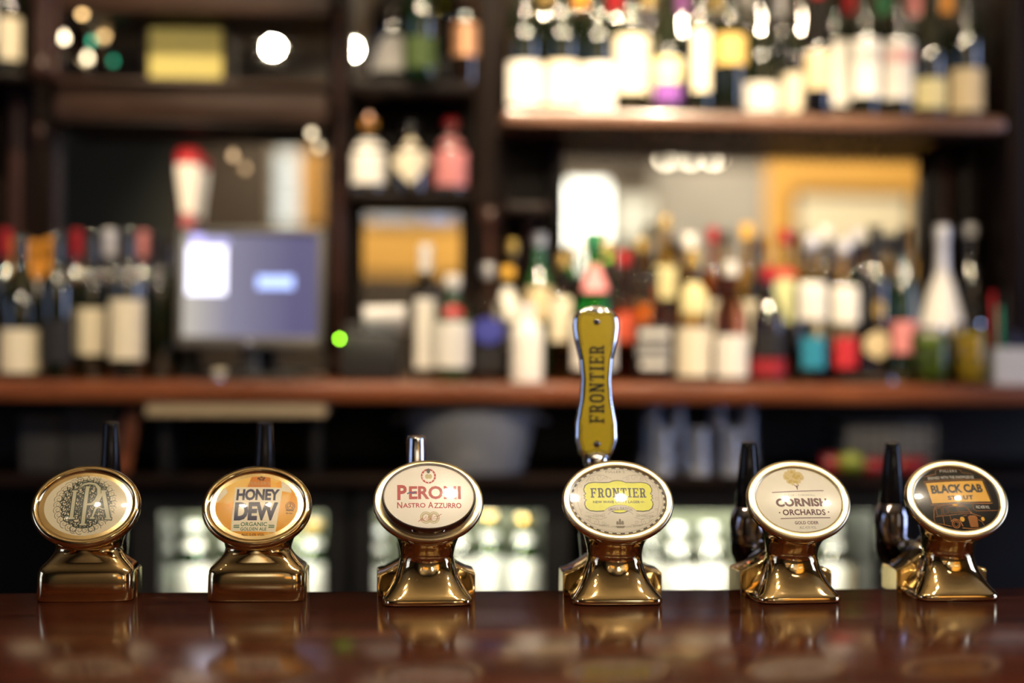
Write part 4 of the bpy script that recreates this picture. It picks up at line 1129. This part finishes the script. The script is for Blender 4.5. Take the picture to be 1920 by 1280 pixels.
jar('lidded glass jar of green olives at the right of the counter', 1745, 72, 612, None, 2.85, mat('olive_green', (.26, .40, .05), .35), 1)
jar('lidded glass jar of yellow lemon slices at the right of the counter', 1818, 68, 604, None, 2.85, mat('lemon_yellow', (.95, .68, .05), .35), 2)
# white caddy with straws
x0, x1 = PX_(1856, 2.86), PX_(1990, 2.86)
t = thing('bar_caddy', 'white plastic bar caddy holding coloured straws at the right end', 'caddy', ((x0+x1)/2, 2.88, ZC))
hw = (x1-x0)/2; hc = PZ_(652, 2.86, 1900)-ZC
wp = mat('white_plastic', (.72, .72, .76), .35)
for nm, b6 in (('front', (-hw, hw, -.05, -.046, 0, hc)), ('back', (-hw, hw, .046, .05, 0, hc)), ('side', (-hw, -hw+.004, -.046, .046, 0, hc)), ('side', (hw-.004, hw, -.046, .046, 0, hc)), ('base', (-hw+.004, hw-.004, -.046, .046, 0, .004)), ('divider', (-.002, .002, -.046, .046, .004, hc-.01))):
    box(nm, *b6, wp, t)
for k, (px, top, m, nm) in enumerate(((1866, 548, mat('straw_red', (.6, .03, .04), .4), 'red'), (1876, 575, mat('straw_green', (.02, .42, .28), .4), 'green'), (1886, 540, mat('straw_black', (.02, .02, .03), .4), 'black'), (1902, 530, mat('straw_blue', (.22, .28, .55), .4), 'pale blue'))):
    X = PX_(px, 2.88)
    s = mesh_obj('straw', tube_mesh([(X, 2.875, ZC+.006), (X+.004*(k-1), 2.885, PZ_(top, 2.88, px))], .0035, 8), m, None, True)
    tag(s, '%s drinking straw standing in the white caddy' % nm, 'straw', 'straws in the caddy')
# steel tray at the counter edge
t = thing('drip_tray', 'small shiny steel tray lying on the counter edge before the black bottle', 'tray', (PX_(1625, 2.83), 2.85, ZC))
box('tray_base', -.048, .048, -.03, .03, 0, .003, chrome, t, .001)
for b6 in ((-.05, .05, -.034, -.030, 0, .016), (-.05, .05, .030, .034, 0, .016), (-.05, -.047, -.03, .03, 0, .016), (.047, .05, -.03, .03, 0, .016)): box('tray_rim', *b6, chrome, t, .001)

# ------------------------------------------------------------------ till
Yt = 2.92
p = at_y(470, 640, Yt)
t = thing('till_screen', 'grey framed touch screen till glowing blue on the counter', 'till', (p.x, Yt-.01, ZC), R(-4))
tw = .150; zb = PZ_(652, Yt, 470)-ZC; zt = PZ_(428, Yt, 470)-ZC
grey_pl = mat('till_grey_plastic', (.10, .095, .09), .35); darkpl = mat('till_dark_plastic', (.02, .02, .02), .35)
def tilt(o): o.location = (0, 0, 0); o.rotation_euler = (R(-3), 0, 0); return o
fw = .014
fm = [box_mesh(-tw, tw, -.02, .03, zb, zb+fw*1.6, .004), box_mesh(-tw, tw, -.02, .03, zt-fw, zt, .004), box_mesh(-tw, -tw+fw, -.02, .03, zb, zt, .004), box_mesh(tw-fw, tw, -.02, .03, zb, zt, .004)]
for m_ in fm: auto_smooth(tilt(mesh_obj('bezel', m_, grey_pl, t)), 40)
tilt(box('case', -tw+.01, tw-.01, .02, .045, zb+.01, zt-.01, darkpl, t, .006))
scr = bpy.data.materials.new('till_display_glare'); scr.use_nodes = True
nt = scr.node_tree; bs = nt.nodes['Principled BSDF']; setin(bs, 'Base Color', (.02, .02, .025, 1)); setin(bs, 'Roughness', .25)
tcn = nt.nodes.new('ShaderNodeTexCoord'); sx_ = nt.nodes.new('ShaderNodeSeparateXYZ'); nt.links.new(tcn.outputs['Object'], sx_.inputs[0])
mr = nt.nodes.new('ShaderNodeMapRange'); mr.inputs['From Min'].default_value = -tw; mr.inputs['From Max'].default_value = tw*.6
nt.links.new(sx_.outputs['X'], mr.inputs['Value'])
crn = nt.nodes.new('ShaderNodeValToRGB'); crn.color_ramp.elements[0].color = (.50, .46, .38, 1); crn.color_ramp.elements[1].color = (.075, .07, .16, 1)  # cream glare at the left is painted into the display's glow
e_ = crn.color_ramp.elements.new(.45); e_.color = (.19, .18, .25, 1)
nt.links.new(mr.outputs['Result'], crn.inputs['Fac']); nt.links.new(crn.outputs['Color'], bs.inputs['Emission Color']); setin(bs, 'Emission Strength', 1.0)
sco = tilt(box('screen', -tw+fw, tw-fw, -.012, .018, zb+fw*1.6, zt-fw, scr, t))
def win(name, px0, px1, py0, py1, m):
    a = at_y(px0, py0, Yt); b_ = at_y(px1, py1, Yt)
    o = tilt(box(name, a.x-p.x, b_.x-p.x, -.0135, -.011, b_.z-ZC, a.z-ZC, m, t)); return o
win('screen_window', 352, 424, 462, 552, glow('screen_white', (.85, .82, 1.0), 2.2)); win('screen_icon', 358, 382, 436, 462, glow('screen_lilac', (.50, .45, .95), 1.4)); win('screen_tab', 384, 430, 446, 462, glow('screen_pale', (.42, .40, .75), 1.0))
win('screen_button', 484, 552, 518, 542, glow('screen_button', (.40, .52, 1.0), 1.6))
auto_smooth(mesh_obj('stand_neck', tube_mesh([(0, .02, .01), (0, .02, zb*.6), (0, .02, zb+.03)], [.026, .02, .024], 16), darkpl, t, True), 40)
auto_smooth(box('stand_base', -.09, .09, -.045, .05, 0, .014, darkpl, t, .005), 40)
mesh_obj('badge_button', lathe_mesh([(.009, 0), (.009, .003), (.005, .005), (.001, .0055)], 16), chrome, t, True).matrix_local = Matrix.Translation((-.005, -.022+(zb+.011)*.105, zb+.009)) @ Matrix.Rotation(R(90), 4, 'X')
# chrome key fob hanging by the till and the drawer unit beneath
t = thing('cash_key', 'small bright metal key on a tag lying below the till', 'key', (PX_(410, 2.86), 2.86, ZC))
auto_smooth(mesh_obj('key_bow', lathe_mesh([(.004, 0), (.011, .002), (.011, .006), (.004, .008)], 18), chrome, t), 40)
box('key_blade', -.003, .003, -.03, -.009, .002, .005, chrome, t, .0008)
tg_ = box('key_tag', -.012, .012, .010, .04, 0.001, .022, mat('tag_bone', (.6, .55, .42), .4), t, .003)
# receipt printer with paper
Xp0, Xp1 = PX_(640, 2.88), PX_(748, 2.88)
t = thing('receipt_printer', 'black receipt printer with a curl of white paper right of the till', 'printer', ((Xp0+Xp1)/2, 2.92, ZC))
hp = (Xp1-Xp0)/2; zp = PZ_(606, 2.88, 700)-ZC
auto_smooth(box('body', -hp, hp, -.06, .08, 0, zp*.82, darkpl, t, .008), 40); auto_smooth(box('paper_cover', -hp+.004, hp-.004, -.03, .078, zp*.80, zp, darkpl, t, .008), 40)
pv = []; pf_ = []
for k in range(9):
    s = k/8; yy = -.032-.02*math.sin(s*2.2); zz = zp*.86+s*.05
    pv += [(-hp+.045, yy, zz), (hp+.012, yy-.002, zz+.002)]
for k in range(8): pf_.append((2*k, 2*k+1, 2*k+3, 2*k+2))
mesh_obj('receipt', pydata('receipt', pv, pf_), paper('receipt', (.82, .80, .76)), t, True)
led = mesh_obj('power_light', lathe_mesh([(.0012, -.0030), (.0030, 0), (.0012, .0030)], 12), glow('led_green', (.35, 1.0, .03), 30), t, True, (PX_(637, 2.86)-(Xp0+Xp1)/2, -.07, PZ_(635, 2.86, 637)-ZC))
arm = mesh_obj('light_stalk', tube_mesh([(-hp+.004, -.055, zp*.6), (PX_(637, 2.86)-(Xp0+Xp1)/2, -.069, PZ_(635, 2.86, 637)-ZC-.004)], .002, 8), darkpl, t, True)
# red topped tapering dispenser behind the till
X = PX_(351, 3.03); z0_ = PZ_(400, 3.03, 351); z1_ = PZ_(277, 3.03, 351)
t = thing('tap_handle', 'lit cream tapering handle with a red top standing behind the till', 'tap handle', (X, 3.03, ZC))
rr = 23/F*3.0
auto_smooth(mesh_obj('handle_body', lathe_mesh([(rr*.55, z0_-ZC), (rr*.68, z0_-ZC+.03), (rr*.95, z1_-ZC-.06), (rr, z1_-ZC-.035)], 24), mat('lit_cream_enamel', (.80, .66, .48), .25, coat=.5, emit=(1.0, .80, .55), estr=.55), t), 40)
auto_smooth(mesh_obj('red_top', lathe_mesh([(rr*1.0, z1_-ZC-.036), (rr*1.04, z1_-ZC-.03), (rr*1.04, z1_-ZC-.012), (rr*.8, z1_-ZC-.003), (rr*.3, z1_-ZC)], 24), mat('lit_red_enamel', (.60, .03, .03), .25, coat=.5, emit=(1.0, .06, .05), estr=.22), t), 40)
auto_smooth(mesh_obj('stem', lathe_mesh([(rr*1.1, 0), (rr*1.1, .01), (rr*.5, .02), (rr*.45, z0_-ZC-.07)], 24), darkpl, t), 40)
auto_smooth(mesh_obj('collar', lathe_mesh([(rr*.5, z0_-ZC-.07), (rr*.62, z0_-ZC-.06), (rr*.62, z0_-ZC-.01), (rr*.55, z0_-ZC)], 24), mat('pink_enamel', (.62, .16, .15), .25, coat=.5), t), 40)
# framed yellow notice on the upper left mirror
Yn = 3.05; X0n, X1n = PX_(276, Yn), PX_(414, Yn); Z0n, Z1n = PZ_(152, Yn, 345), PZ_(48, Yn, 345)
t = thing('framed_notice', 'yellow notice in a thin dark frame before the upper left mirror', 'notice', ((X0n+X1n)/2, Yn, Z0n))
wn, hn = (X1n-X0n)/2, Z1n-Z0n
for b6 in ((-wn-.012, wn+.012, -.008, .012, -.004, .006), (-wn-.012, wn+.012, -.008, .012, hn-.006, hn+.006), (-wn-.012, -wn, -.008, .012, .006, hn-.006), (wn, wn+.016, -.008, .012, .006, hn-.006)): box('frame', *b6, dark_wood, t, .002)
box('notice_sheet', -wn, wn, 0, .006, .006, hn-.006, paper('notice_yellow', (.66, .56, .16)), t)

# ------------------------------------------------------------------ under the counter
t = thing('chopping_board', 'pale wooden board lying on brackets just under the counter edge', 'board', (PX_(442, 2.80), 2.84, ZS))
xw = (PX_(612, 2.80)-PX_(272, 2.80))/2; zz0 = PZ_(786, 2.80, 560)-ZS; zz1 = PZ_(752, 2.80, 400)-ZS
auto_smooth(box('board', -xw, xw, -.03, .22, zz0+.004, zz1-.004, wood('pale_board', (.30, .22, .13), (.42, .33, .21), (1, 10, 10), .5), t, .004), 40)
for sx_i in (-1, 1):
    auto_smooth(box('bracket', sx_i*xw*.86-.01, sx_i*xw*.86+.01, .04, .2, 0, zz0+.004, black_matte, t, .002), 40)
# bucket
def bucket(): 
    X = PX_(885, 2.92); t = thing('ice_bucket', 'grey tapered metal ice bucket under the counter behind the fonts', 'bucket', (X, 2.98, ZS))
    r1 = 125/F*2.98; r0 = 100/F*2.98; h = PZ_(752, 2.95, 885)-ZS-.006
    steel = mat('brushed_steel', (.58, .59, .62), .34, .3, rvar=.08, vscale=80)
    auto_smooth(mesh_obj('shell', lathe_mesh([(r0*.96, 0), (r0, .004), (r1, h-.01), (r1*.98, h-.012), (r0*.95, .012)], 40), steel, t), 40)
    pr = [(r1+.004*math.cos(a), h-.008+.005*math.sin(a)) for a in [2*math.pi*k/10 for k in range(11)]]
    mesh_obj('rolled_rim', lathe_mesh(pr, 40, cap=False), mat('cream_rim', (.55, .48, .36), .35, .3), t, True)
    for sg in (1, -1):
        mesh_obj('ear', tube_mesh([(sg*(r1-.002), -.03, h-.03), (sg*(r1+.02), -.02, h-.035), (sg*(r1+.02), .02, h-.035), (sg*(r1-.002), .03, h-.03)], .004, 8), steel, t, True)
bucket()
# glasses standing upside down
tumb = mat('cloudy_tumbler_glass', (.80, .85, .98), .10, trans=.75, ior=1.5, coat=1.0, spec=.8)
def tumbler(label, px, Y, r, h):
    t = thing('pint_glass', label, 'glass', (PX_(px, Y), Y, ZS), 0, 'upturned glasses under the counter')
    m = lathe_mesh([(r, 0), (r*.99, .002), (r*.78, h-.004), (r*.74, h), (r*.70, h-.012), (r*.72, h-.016), (r*.94, .002)], 26)
    auto_smooth(mesh_obj('glass', m, tumb, t), 40)
    mesh_obj('rim_band', lathe_mesh([(r*.985, .004), (r*1.005, .006), (r*.995, .010), (r*.975, .012)], 26, cap=False), tumb, t, True)
hb = PZ_(740, 3.0, 1300)-ZS-.005
for i, px in enumerate((1222, 1268, 1345, 1400)): tumbler('tall upturned glass in the back row under the counter, %s from the left' % ['first', 'second', 'third', 'fourth'][i], px, 3.0, .026, hb)
for i, px in enumerate((1240, 1310, 1372)): tumbler('shorter upturned glass in the front row under the counter, %s from the left' % ['first', 'second', 'third'][i], px, 2.90, .027, .095)
# wire basket
Xb0, Xb1 = PX_(1592, 2.88), PX_(1756, 2.88)
t = thing('wire_basket', 'pale grey wire basket under the counter behind the stout font', 'basket', ((Xb0+Xb1)/2, 2.98, ZS))
wb = (Xb1-Xb0)/2; hb2 = PZ_(792, 2.88, 1670)-ZS
wire = mat('grey_wire', (.30, .29, .27), .35, .3)
box('liner', -wb+.006, wb-.006, -.088, .088, .004, hb2-.008, mat('grey_liner', (.17, .16, .145), .6), t, .004)
for k in range(9):
    x = -wb+2*wb*k/8; mesh_obj('wire', tube_mesh([(x, -.094, .003), (x, -.094, hb2)], .0022, 6), wire, t, True)
for k in range(5):
    z = .004+(hb2-.004)*k/4; mesh_obj('wire', tube_mesh([(-wb, -.094, z), (wb, -.094, z)], .0022, 6), wire, t, True)
for sg in (-1, 1):
    for k in range(5):
        z = .004+(hb2-.004)*k/4; mesh_obj('wire', tube_mesh([(sg*wb, -.094, z), (sg*wb, .094, z)], .0022, 6), wire, t, True)
# limes and red packets before the basket
def blob(name, label, cat, px, Y, r, m, sc_=(1, 1, 1), group=None):
    bm = bmesh.new(); bmesh.ops.create_uvsphere(bm, u_segments=18, v_segments=12, radius=r)
    rn = random.Random(int(px))
    for v in bm.verts:
        v.co = Vector((v.co.x*sc_[0], v.co.y*sc_[1], v.co.z*sc_[2]+r*sc_[2]))
        if abs(v.co.x) > r*sc_[0]*.9: v.co.x *= 1.08
    me = bpy.data.meshes.new(name); bm.to_mesh(me); bm.free()
    o = mesh_obj(name, me, m, None, True, (PX_(px, Y), Y, ZS)); return tag(o, label, cat, group)
lime_m = mat('lime_skin', (.13, .16, .012), .4, bump=.3, bscale=300)
blob('lime', 'yellow green lime on the low shelf beside the cider font', 'lime', 1596, 2.86, .024, lime_m, (1.2, 1, 1))
def pouch(label, px, w, h):
    t = thing('snack_packet', label, 'packet', (PX_(px, 2.865), 2.865, ZS))
    loops = []
    for i in range(9):
        s = i/8; z = h*s; th = .012*math.sin(math.pi*s)**.5+.001; loops.append([(x, y, z) for x, y in sup(w/2*(1-.06*math.sin(math.pi*s)), th, 2.4, 20)])
    vs, fs = loft_mesh(loops); me = pydata('packet', vs, fs); fix_normals(me)
    mesh_obj('pouch', me, mat('packet_red', (.16, .006, .01), .35), t, True)
    box('seal', -w/2, w/2, -.0015, .0015, h-.001, h+.006, mat('packet_seal', (.12, .005, .007), .4), t)
pouch('red snack packet behind the cider font', 1568, .06, .038); pouch('red snack packet left of the stout font handle', 1640, .05, .03); pouch('red snack packet beside the black lever of the stout font', 1705, .075, .032)
# cupboards and a leaning board on the left
for i, (a0, a1, lab) in enumerate(((45, 118, 'narrow grey box standing on the low shelf at the far left'), (124, 232, 'wider grey box on the low shelf left of the reddish board'))):
    t = thing('storage_box', lab, 'box', (PX_((a0+a1)/2, 2.95), 3.0, ZS)); wx = (PX_(a1, 2.95)-PX_(a0, 2.95))/2
    auto_smooth(box('carton', -wx, wx, -.07, .1, 0, .10+.03*i, mat('grey_carton', (.07, .065, .06), .6), t, .003), 40); box('carton_lid', -wx-.003, wx+.003, -.073, .103, .10+.03*i, .115+.03*i, mat('grey_lid', (.10, .09, .08), .5), t, .002)
t = thing('leaning_board', 'reddish wooden board leaning under the counter behind the left font', 'board', (PX_(240, 2.87), 2.87, ZS))
o = auto_smooth(box('plank', -.014, .014, -.006, .006, 0.002, .158, wood('red_board', (.16, .045, .02), (.24, .075, .032), (12, 12, 1), .4), t, .002), 40); o.rotation_euler = (0, R(9), 0); o.location = (-.008, 0, .002)

# ------------------------------------------------------------------ bottle fridges
ZK = ZS-.024                     # top of the fridges
def fridge(label, px0, px1, led_s, bottles, shelf_z):
    Yf = 2.88
    x0, x1 = PX_(px0, Yf), PX_(px1, Yf); xm = (x0+x1)/2; hw = (x1-x0)/2
    t = thing('bottle_fridge', label, 'fridge', (xm, Yf, 0), 0, 'lit bottle fridges under the back counter')
    zi = PZ_(948, Yf, 960)        # inside top
    blk_ = mat('fridge_black', (.012, .012, .013), .4); inn = mat('fridge_liner', (.13, .14, .10), .4)
    box('top_panel', -hw-.04, hw+.04, 0, .40, zi, ZK, blk_, t); box('side_panel', -hw-.04, -hw, 0, .40, .06, zi, blk_, t); box('side_panel', hw, hw+.04, 0, .40, .06, zi, blk_, t)
    box('back_panel', -hw, hw, .38, .40, .06, zi, inn, t); box('bottom_panel', -hw, hw, 0, .38, .06, .10, blk_, t); box('plinth', -hw, hw, .03, .38, 0, .06, blk_, t)
    box('rack', -hw+.004, hw-.004, .03, .37, shelf_z-.006, shelf_z, chrome, t)
    box('light_strip', -hw+.03, hw-.03, .026, .046, zi-.012, zi-.002, glow('fridge_led', (1.0, .98, .84), led_s), t)
    box('light_strip', -hw+.03, hw-.03, .35, .37, zi-.012, zi-.002, glow('fridge_added_backlight', (1.0, .95, .76), led_s*.5), t)  # rear strip added as a backlight so the bottle glass glows
    box('door_frame', -hw, hw, .002, .022, zi-.012, zi, blk_, t); box('door_frame', -hw, -hw+.014, .002, .022, .10, zi-.012, blk_, t); box('door_frame', hw-.014, hw, .002, .022, .10, zi-.012, blk_, t)
    box('door_glass', -hw+.014, hw-.014, .008, .014, .10, zi-.012, thin_glass('door_glass', (.95, .97, .95), 1.15), t)
    for lab, px, w, hmm, gls, lm, cp, dy in bottles:
        Y = Yf+.185+dy
        bottle(lab, px, w, Y, shelf_z, hmm, 'beer', gls, [(.24, .60, 1.35, lm, 'rect'), (.76, .84, 1.5, lm, 'rect')], (cp, .94), 'bottle', 'chilled bottles in the fridges', 'beer_bottle')
shz = PZ_(1108, 3.0, 960)-.075
LIM[round(shz, 4)] = (2.92, 3.24)
fridge('lit bottle fridge behind the honey badge font', 288, 626, 100, [
    ('dark bottle with a pale label at the left of the first fridge', 312, 46, 205, 'clear', GY, f_sil, 0), ('green bottle with a white label left of the honey badge font', 366, 66, 215, 'green', W_, f_wht, 0),
    ('green bottle with a white label hidden behind the honey badge font', 440, 62, 215, 'green', W_, f_wht, 0), ('lime green bottle with a white label right of the honey badge font', 590, 66, 215, 'lime', W_, f_yel, 0),
    ('pale lime bottle behind the first fridge front row', 556, 52, 225, 'lime', LM, f_wht, .08)], shz)
fridge('lit bottle fridge behind the white red lettered font', 690, 1034, 100, [
    ('clear bottle at the left of the second fridge beside the chrome collared font', 712, 44, 200, 'clear', GY, f_sil, 0), ('amber capped bottle right behind the chrome collared font', 862, 56, 218, 'clear', W_, f_or, .02),
    ('lime green bottle with a gold cap, left of the pair in the second fridge', 920, 62, 225, 'lime', W_, f_gold, 0), ('lime green bottle with a gold cap, right of the pair in the second fridge', 986, 62, 225, 'lime', W_, f_gold, 0),
    ('green bottle filling the middle of the second fridge', 790, 58, 215, 'green', W_, f_wht, 0)], shz)
fridge('lit bottle fridge behind the lime plaque and cider fonts', 1150, 1652, 100, [
    ('pale bottle just right of the lime plaque font in the third fridge', 1218, 50, 218, 'clear', W_, f_wht, .05), ('clear bottle with a silver cap and white label, left of the pair between two fonts', 1270, 64, 205, 'clear', W_, f_sil, 0),
    ('clear bottle with a silver cap and white label, right of the pair between two fonts', 1332, 64, 205, 'clear', W_, f_sil, 0), ('gold bottle with a white label hidden by the cider font', 1420, 60, 215, 'gold', W_, f_gold, 0),
    ('pale gold bottle with a white label right of the cider font', 1566, 52, 200, 'gold', W_, f_wht, .02), ('gold capped bottle with a tan label left of the stout font', 1618, 52, 190, 'clear', TN, f_gold, 0)], shz)

# ------------------------------------------------------------------ the room the mirrors show
def pendant(label, pos, r, s, col=(1.0, .84, .60), drop=True, group='globe lamps of the bar room'):
    t = thing('globe_lamp', label, 'lamp', pos, 0, group)
    mesh_obj('globe', lathe_mesh([(r*math.sin(R(a))+.0005, -r*math.cos(R(a))) for a in range(0, 181, 15)], 24), glow('lamp_%.0f_%.2f' % (s, col[2]), col, s), t, True)
    auto_smooth(mesh_obj('gallery', lathe_mesh([(r*.5, r*.84), (r*.52, r*1.0), (r*.2, r*1.25), (.012, r*1.4)], 20), brass, t), 40)
    mesh_obj('rod', tube_mesh([(0, 0, r*1.3), (0, 0, CEIL-pos[2])], .006, 8), brass, t, True)
for i, (px, py, Yr, r, s) in enumerate(((1250, 291, -.6, .03, 14), (1294, 291, -.6, .03, 14), (1338, 291, -.6, .03, 16))):
    q = room(px, py, Yr); pendant('small globe lamp %s of the three over the far tables' % ['left', 'middle', 'right'][i], q, r, s)
for i, (px, py, Yr, r, s, lab) in enumerate(((306, 33, .35, .02, 26, 'globe lamp over the left end of the bar'),)):
    q = room(px, py, Yr); q.z = min(q.z, CEIL-.16); pendant(lab, q, r, s, group=None)
for i, x in enumerate((-.56, -.27, .19, .45, .89, 1.30)):
    pendant('small opal pendant over the bar, %s from the left' % ['first', 'second', 'third', 'fourth', 'fifth', 'sixth'][i], Vector((x, .86, 2.45)), .0145, PEND, group='row of pendants over the bar')
def frame_glint(label, px, py, Y, s_, r=.007, col=(1.0, .80, .52)):  # glowing bead added to stand for a glint on the mirror frames
    q = at_y(px, py, Y); t = thing('added_glint', label, 'glint', q, 0, 'small glowing beads added as glints on the carved frames')
    mesh_obj('glint', lathe_mesh([(r*.5, -r), (r, -r*.3), (r, r*.4), (r*.3, r*1.5), (.0004, r*2)], 12), glow('glint_%.1f_%.2f' % (s_, col[2]), col, s_), t, True)
    auto_smooth(mesh_obj('holder', tube_mesh([(0, 0, -r*.8), (0, .004, -r*2.2), (0, max(.006, YMIR-Y-.004), -r*2.6)], r*.4, 8), brass, t), 40)
frame_glint('warm bulb added on the right frame of the tall left mirror', 584, 250, 2.985, 3)
frame_glint('warm bulb added on the left frame of the upper left mirror', 120, 72, 2.985, 8)
frame_glint('amber bulb added above the left end of the yellow notice', 154, 26, 2.985, 5, .007, (1.0, .62, .25))
frame_glint('dull amber bulb added before the tall left mirror', 437, 293, 2.985, 1.4, .007, (1.0, .66, .35))
frame_glint('green bulb added left of the yellow notice', 172, 78, 2.985, 1.6, .005, (.05, .9, .5))
frame_glint('copper bulb added above the dark bottle in the centre bay', 692, 222, 2.985, 2.0, .006, (1.0, .5, .28))
for i, (l, tt, e, s_) in enumerate(SPOTS):
    t = thing('ceiling_spotlight', 'black ceiling spotlight over the serving aisle, %s from the left' % ['third', 'fifth', 'fourth', 'first', 'second'][i], 'spotlight', (l[0], l[1], CEIL-.12), 0, 'aisle spotlights')
    d = (Vector(tt)-Vector(l)).normalized()
    auto_smooth(mesh_obj('can', tube_mesh([Vector((0, 0, 0))-d*.02, Vector((0, 0, 0))-d*.10], .045, 20), black_matte, t, True), 40)
    mesh_obj('stem', tube_mesh([(0, 0, .10), Vector((0, 0, 0))-d*.06], .008, 8), black_matte, t, True)
for i, (x, y, ax, az, e) in enumerate(WASH):
    t = thing('added_washer', ['white washer added to brighten the ochre wall around the poster', 'white washer added to brighten the small ochre panel', 'white washer added to brighten the grey panel'][i], 'spotlight', (x, y, 3.08), 0, None)
    d = (Vector((ax, -2.9, az))-Vector((x, y, 3.08))).normalized()
    mesh_obj('can', tube_mesh([-d*.02, -d*.10], .05, 20), f_wht, t, True); mesh_obj('stem', tube_mesh([(0, 0, .119), -d*.06], .008, 8), f_wht, t, True)
# windows of the far wall (lit from outside), one pane object per light
def window(n, px0, px1, py0, py1, col, s, rows=2, cols=1):
    a = room(px0, py0, Y0); b_ = room(px1, py1, Y0); x0, x1 = sorted((a.x, b_.x)); z0, z1 = sorted((a.z, b_.z))
    t = bpy.data.objects.new('window_%d' % n, None); link(t); t.location = ((x0+x1)/2, Y0+.02, z0); t['kind'] = 'structure'
    wx, h = (x1-x0)/2, z1-z0
    fm_ = mat('window_frame_paint', (.25, .22, .17), .5)
    for b6 in ((-wx-.03, wx+.03, 0, .05, -.03, 0), (-wx-.03, wx+.03, 0, .05, h, h+.03), (-wx-.03, -wx, 0, .05, 0, h), (wx, wx+.03, 0, .05, 0, h)): box('window_frame', *b6, fm_, t)
    for r_ in range(rows):
        for c_ in range(cols):
            box('pane', -wx+2*wx*c_/cols+.006, -wx+2*wx*(c_+1)/cols-.006, .005, .012, h*r_/rows+.006, h*(r_+1)/rows-.006, glow('daylight_%d' % n, col, s), t)
window(1, 1062, 1138, 342, 505, (1.0, .95, .80), 5.5, 3, 2)
window(2, 1150, 1222, 368, 450, (1.0, .90, .66), 1.3, 2, 2)
window(3, 520, 560, 284, 424, (.92, .95, .88), 1.2, 3, 1)
window(4, 690, 775, 394, 412, (.80, .86, .95), .9, 1, 2)
window(5, 793, 850, 392, 412, (.45, .62, 1.0), 1.3, 1, 2)
a = room(562, 286, Y0); b_ = room(600, 424, Y0)
cur = thing('curtain', 'ochre curtain beside the pale window of the far wall', 'curtain', ((a.x+b_.x)/2, Y0+.06, min(a.z, b_.z)))
n_ = 40; vs = []; fs = []
for k in range(n_+1):
    x = (k/n_-.5)*abs(a.x-b_.x)
    for z in (0, abs(a.z-b_.z)): vs += [(x, .02*math.sin(k*1.3), z)]
for k in range(n_): fs.append((2*k, 2*k+2, 2*k+3, 2*k+1))
mesh_obj('cloth', pydata('cloth', vs, fs), mat('ochre_cloth', (.62, .38, .08), .7), cur, True)
mesh_obj('curtain_rod', tube_mesh([(-.12, 0, abs(a.z-b_.z)+.01), (.12, 0, abs(a.z-b_.z)+.01)], .01, 8), brass, cur, True)
# framed poster on the ochre wall
a = room(1495, 368, Y0+.03); b_ = room(1702, 470, Y0+.03); x0, x1 = sorted((a.x, b_.x)); z0, z1 = sorted((a.z, b_.z))
t = thing('framed_poster', 'wide cream poster in a brown frame on the ochre far wall', 'poster', ((x0+x1)/2, Y0+.03, z0))
wx, h = (x1-x0)/2, z1-z0
for b6 in ((-wx-.04, wx+.04, 0, .03, -.04, 0), (-wx-.04, wx+.04, 0, .03, h, h+.04), (-wx-.04, -wx, 0, .03, 0, h), (wx, wx+.04, 0, .03, 0, h)): box('frame', *b6, brown_wood, t, .004)
box('sheet', -wx, wx, .004, .010, 0, h, paper('poster_cream', (.80, .76, .60)), t)
# side window: bluish evening daylight in the right wall
wd = bpy.data.objects.new('window_6', None); link(wd); wd.location = (X1, 1.2, 1.0); wd['kind'] = 'structure'
for k in range(3):
    for j in range(3):
        box('pane', -.02, -.012, -.55+k*.37, -.55+k*.37+.35, .05+j*.5, .05+j*.5+.47, glow('blue_daylight', (.50, .62, 1.0), 6.0), wd)
for b6 in ((-.05, 0, -.6, -.56, 0, 1.6), (-.05, 0, .56, .6, 0, 1.6), (-.05, 0, -.6, .6, 0, .04), (-.05, 0, -.6, .6, 1.54, 1.6)): box('window_frame', *b6, dark_wood, wd)
wd = bpy.data.objects.new('window_7', None); link(wd); wd.location = (X0, 0.6, 1.0); wd['kind'] = 'structure'
for k in range(3):
    for j in range(3):
        box('pane', .012, .02, -.55+k*.37, -.55+k*.37+.35, .05+j*.5, .05+j*.5+.47, glow('blue_daylight_dim', (.50, .62, 1.0), 1.6), wd)
for b6 in ((0, .05, -.6, -.56, 0, 1.6), (0, .05, .56, .6, 0, 1.6), (0, .05, -.6, .6, 0, .04), (0, .05, -.6, .6, 1.54, 1.6)): box('window_frame', *b6, dark_wood, wd)
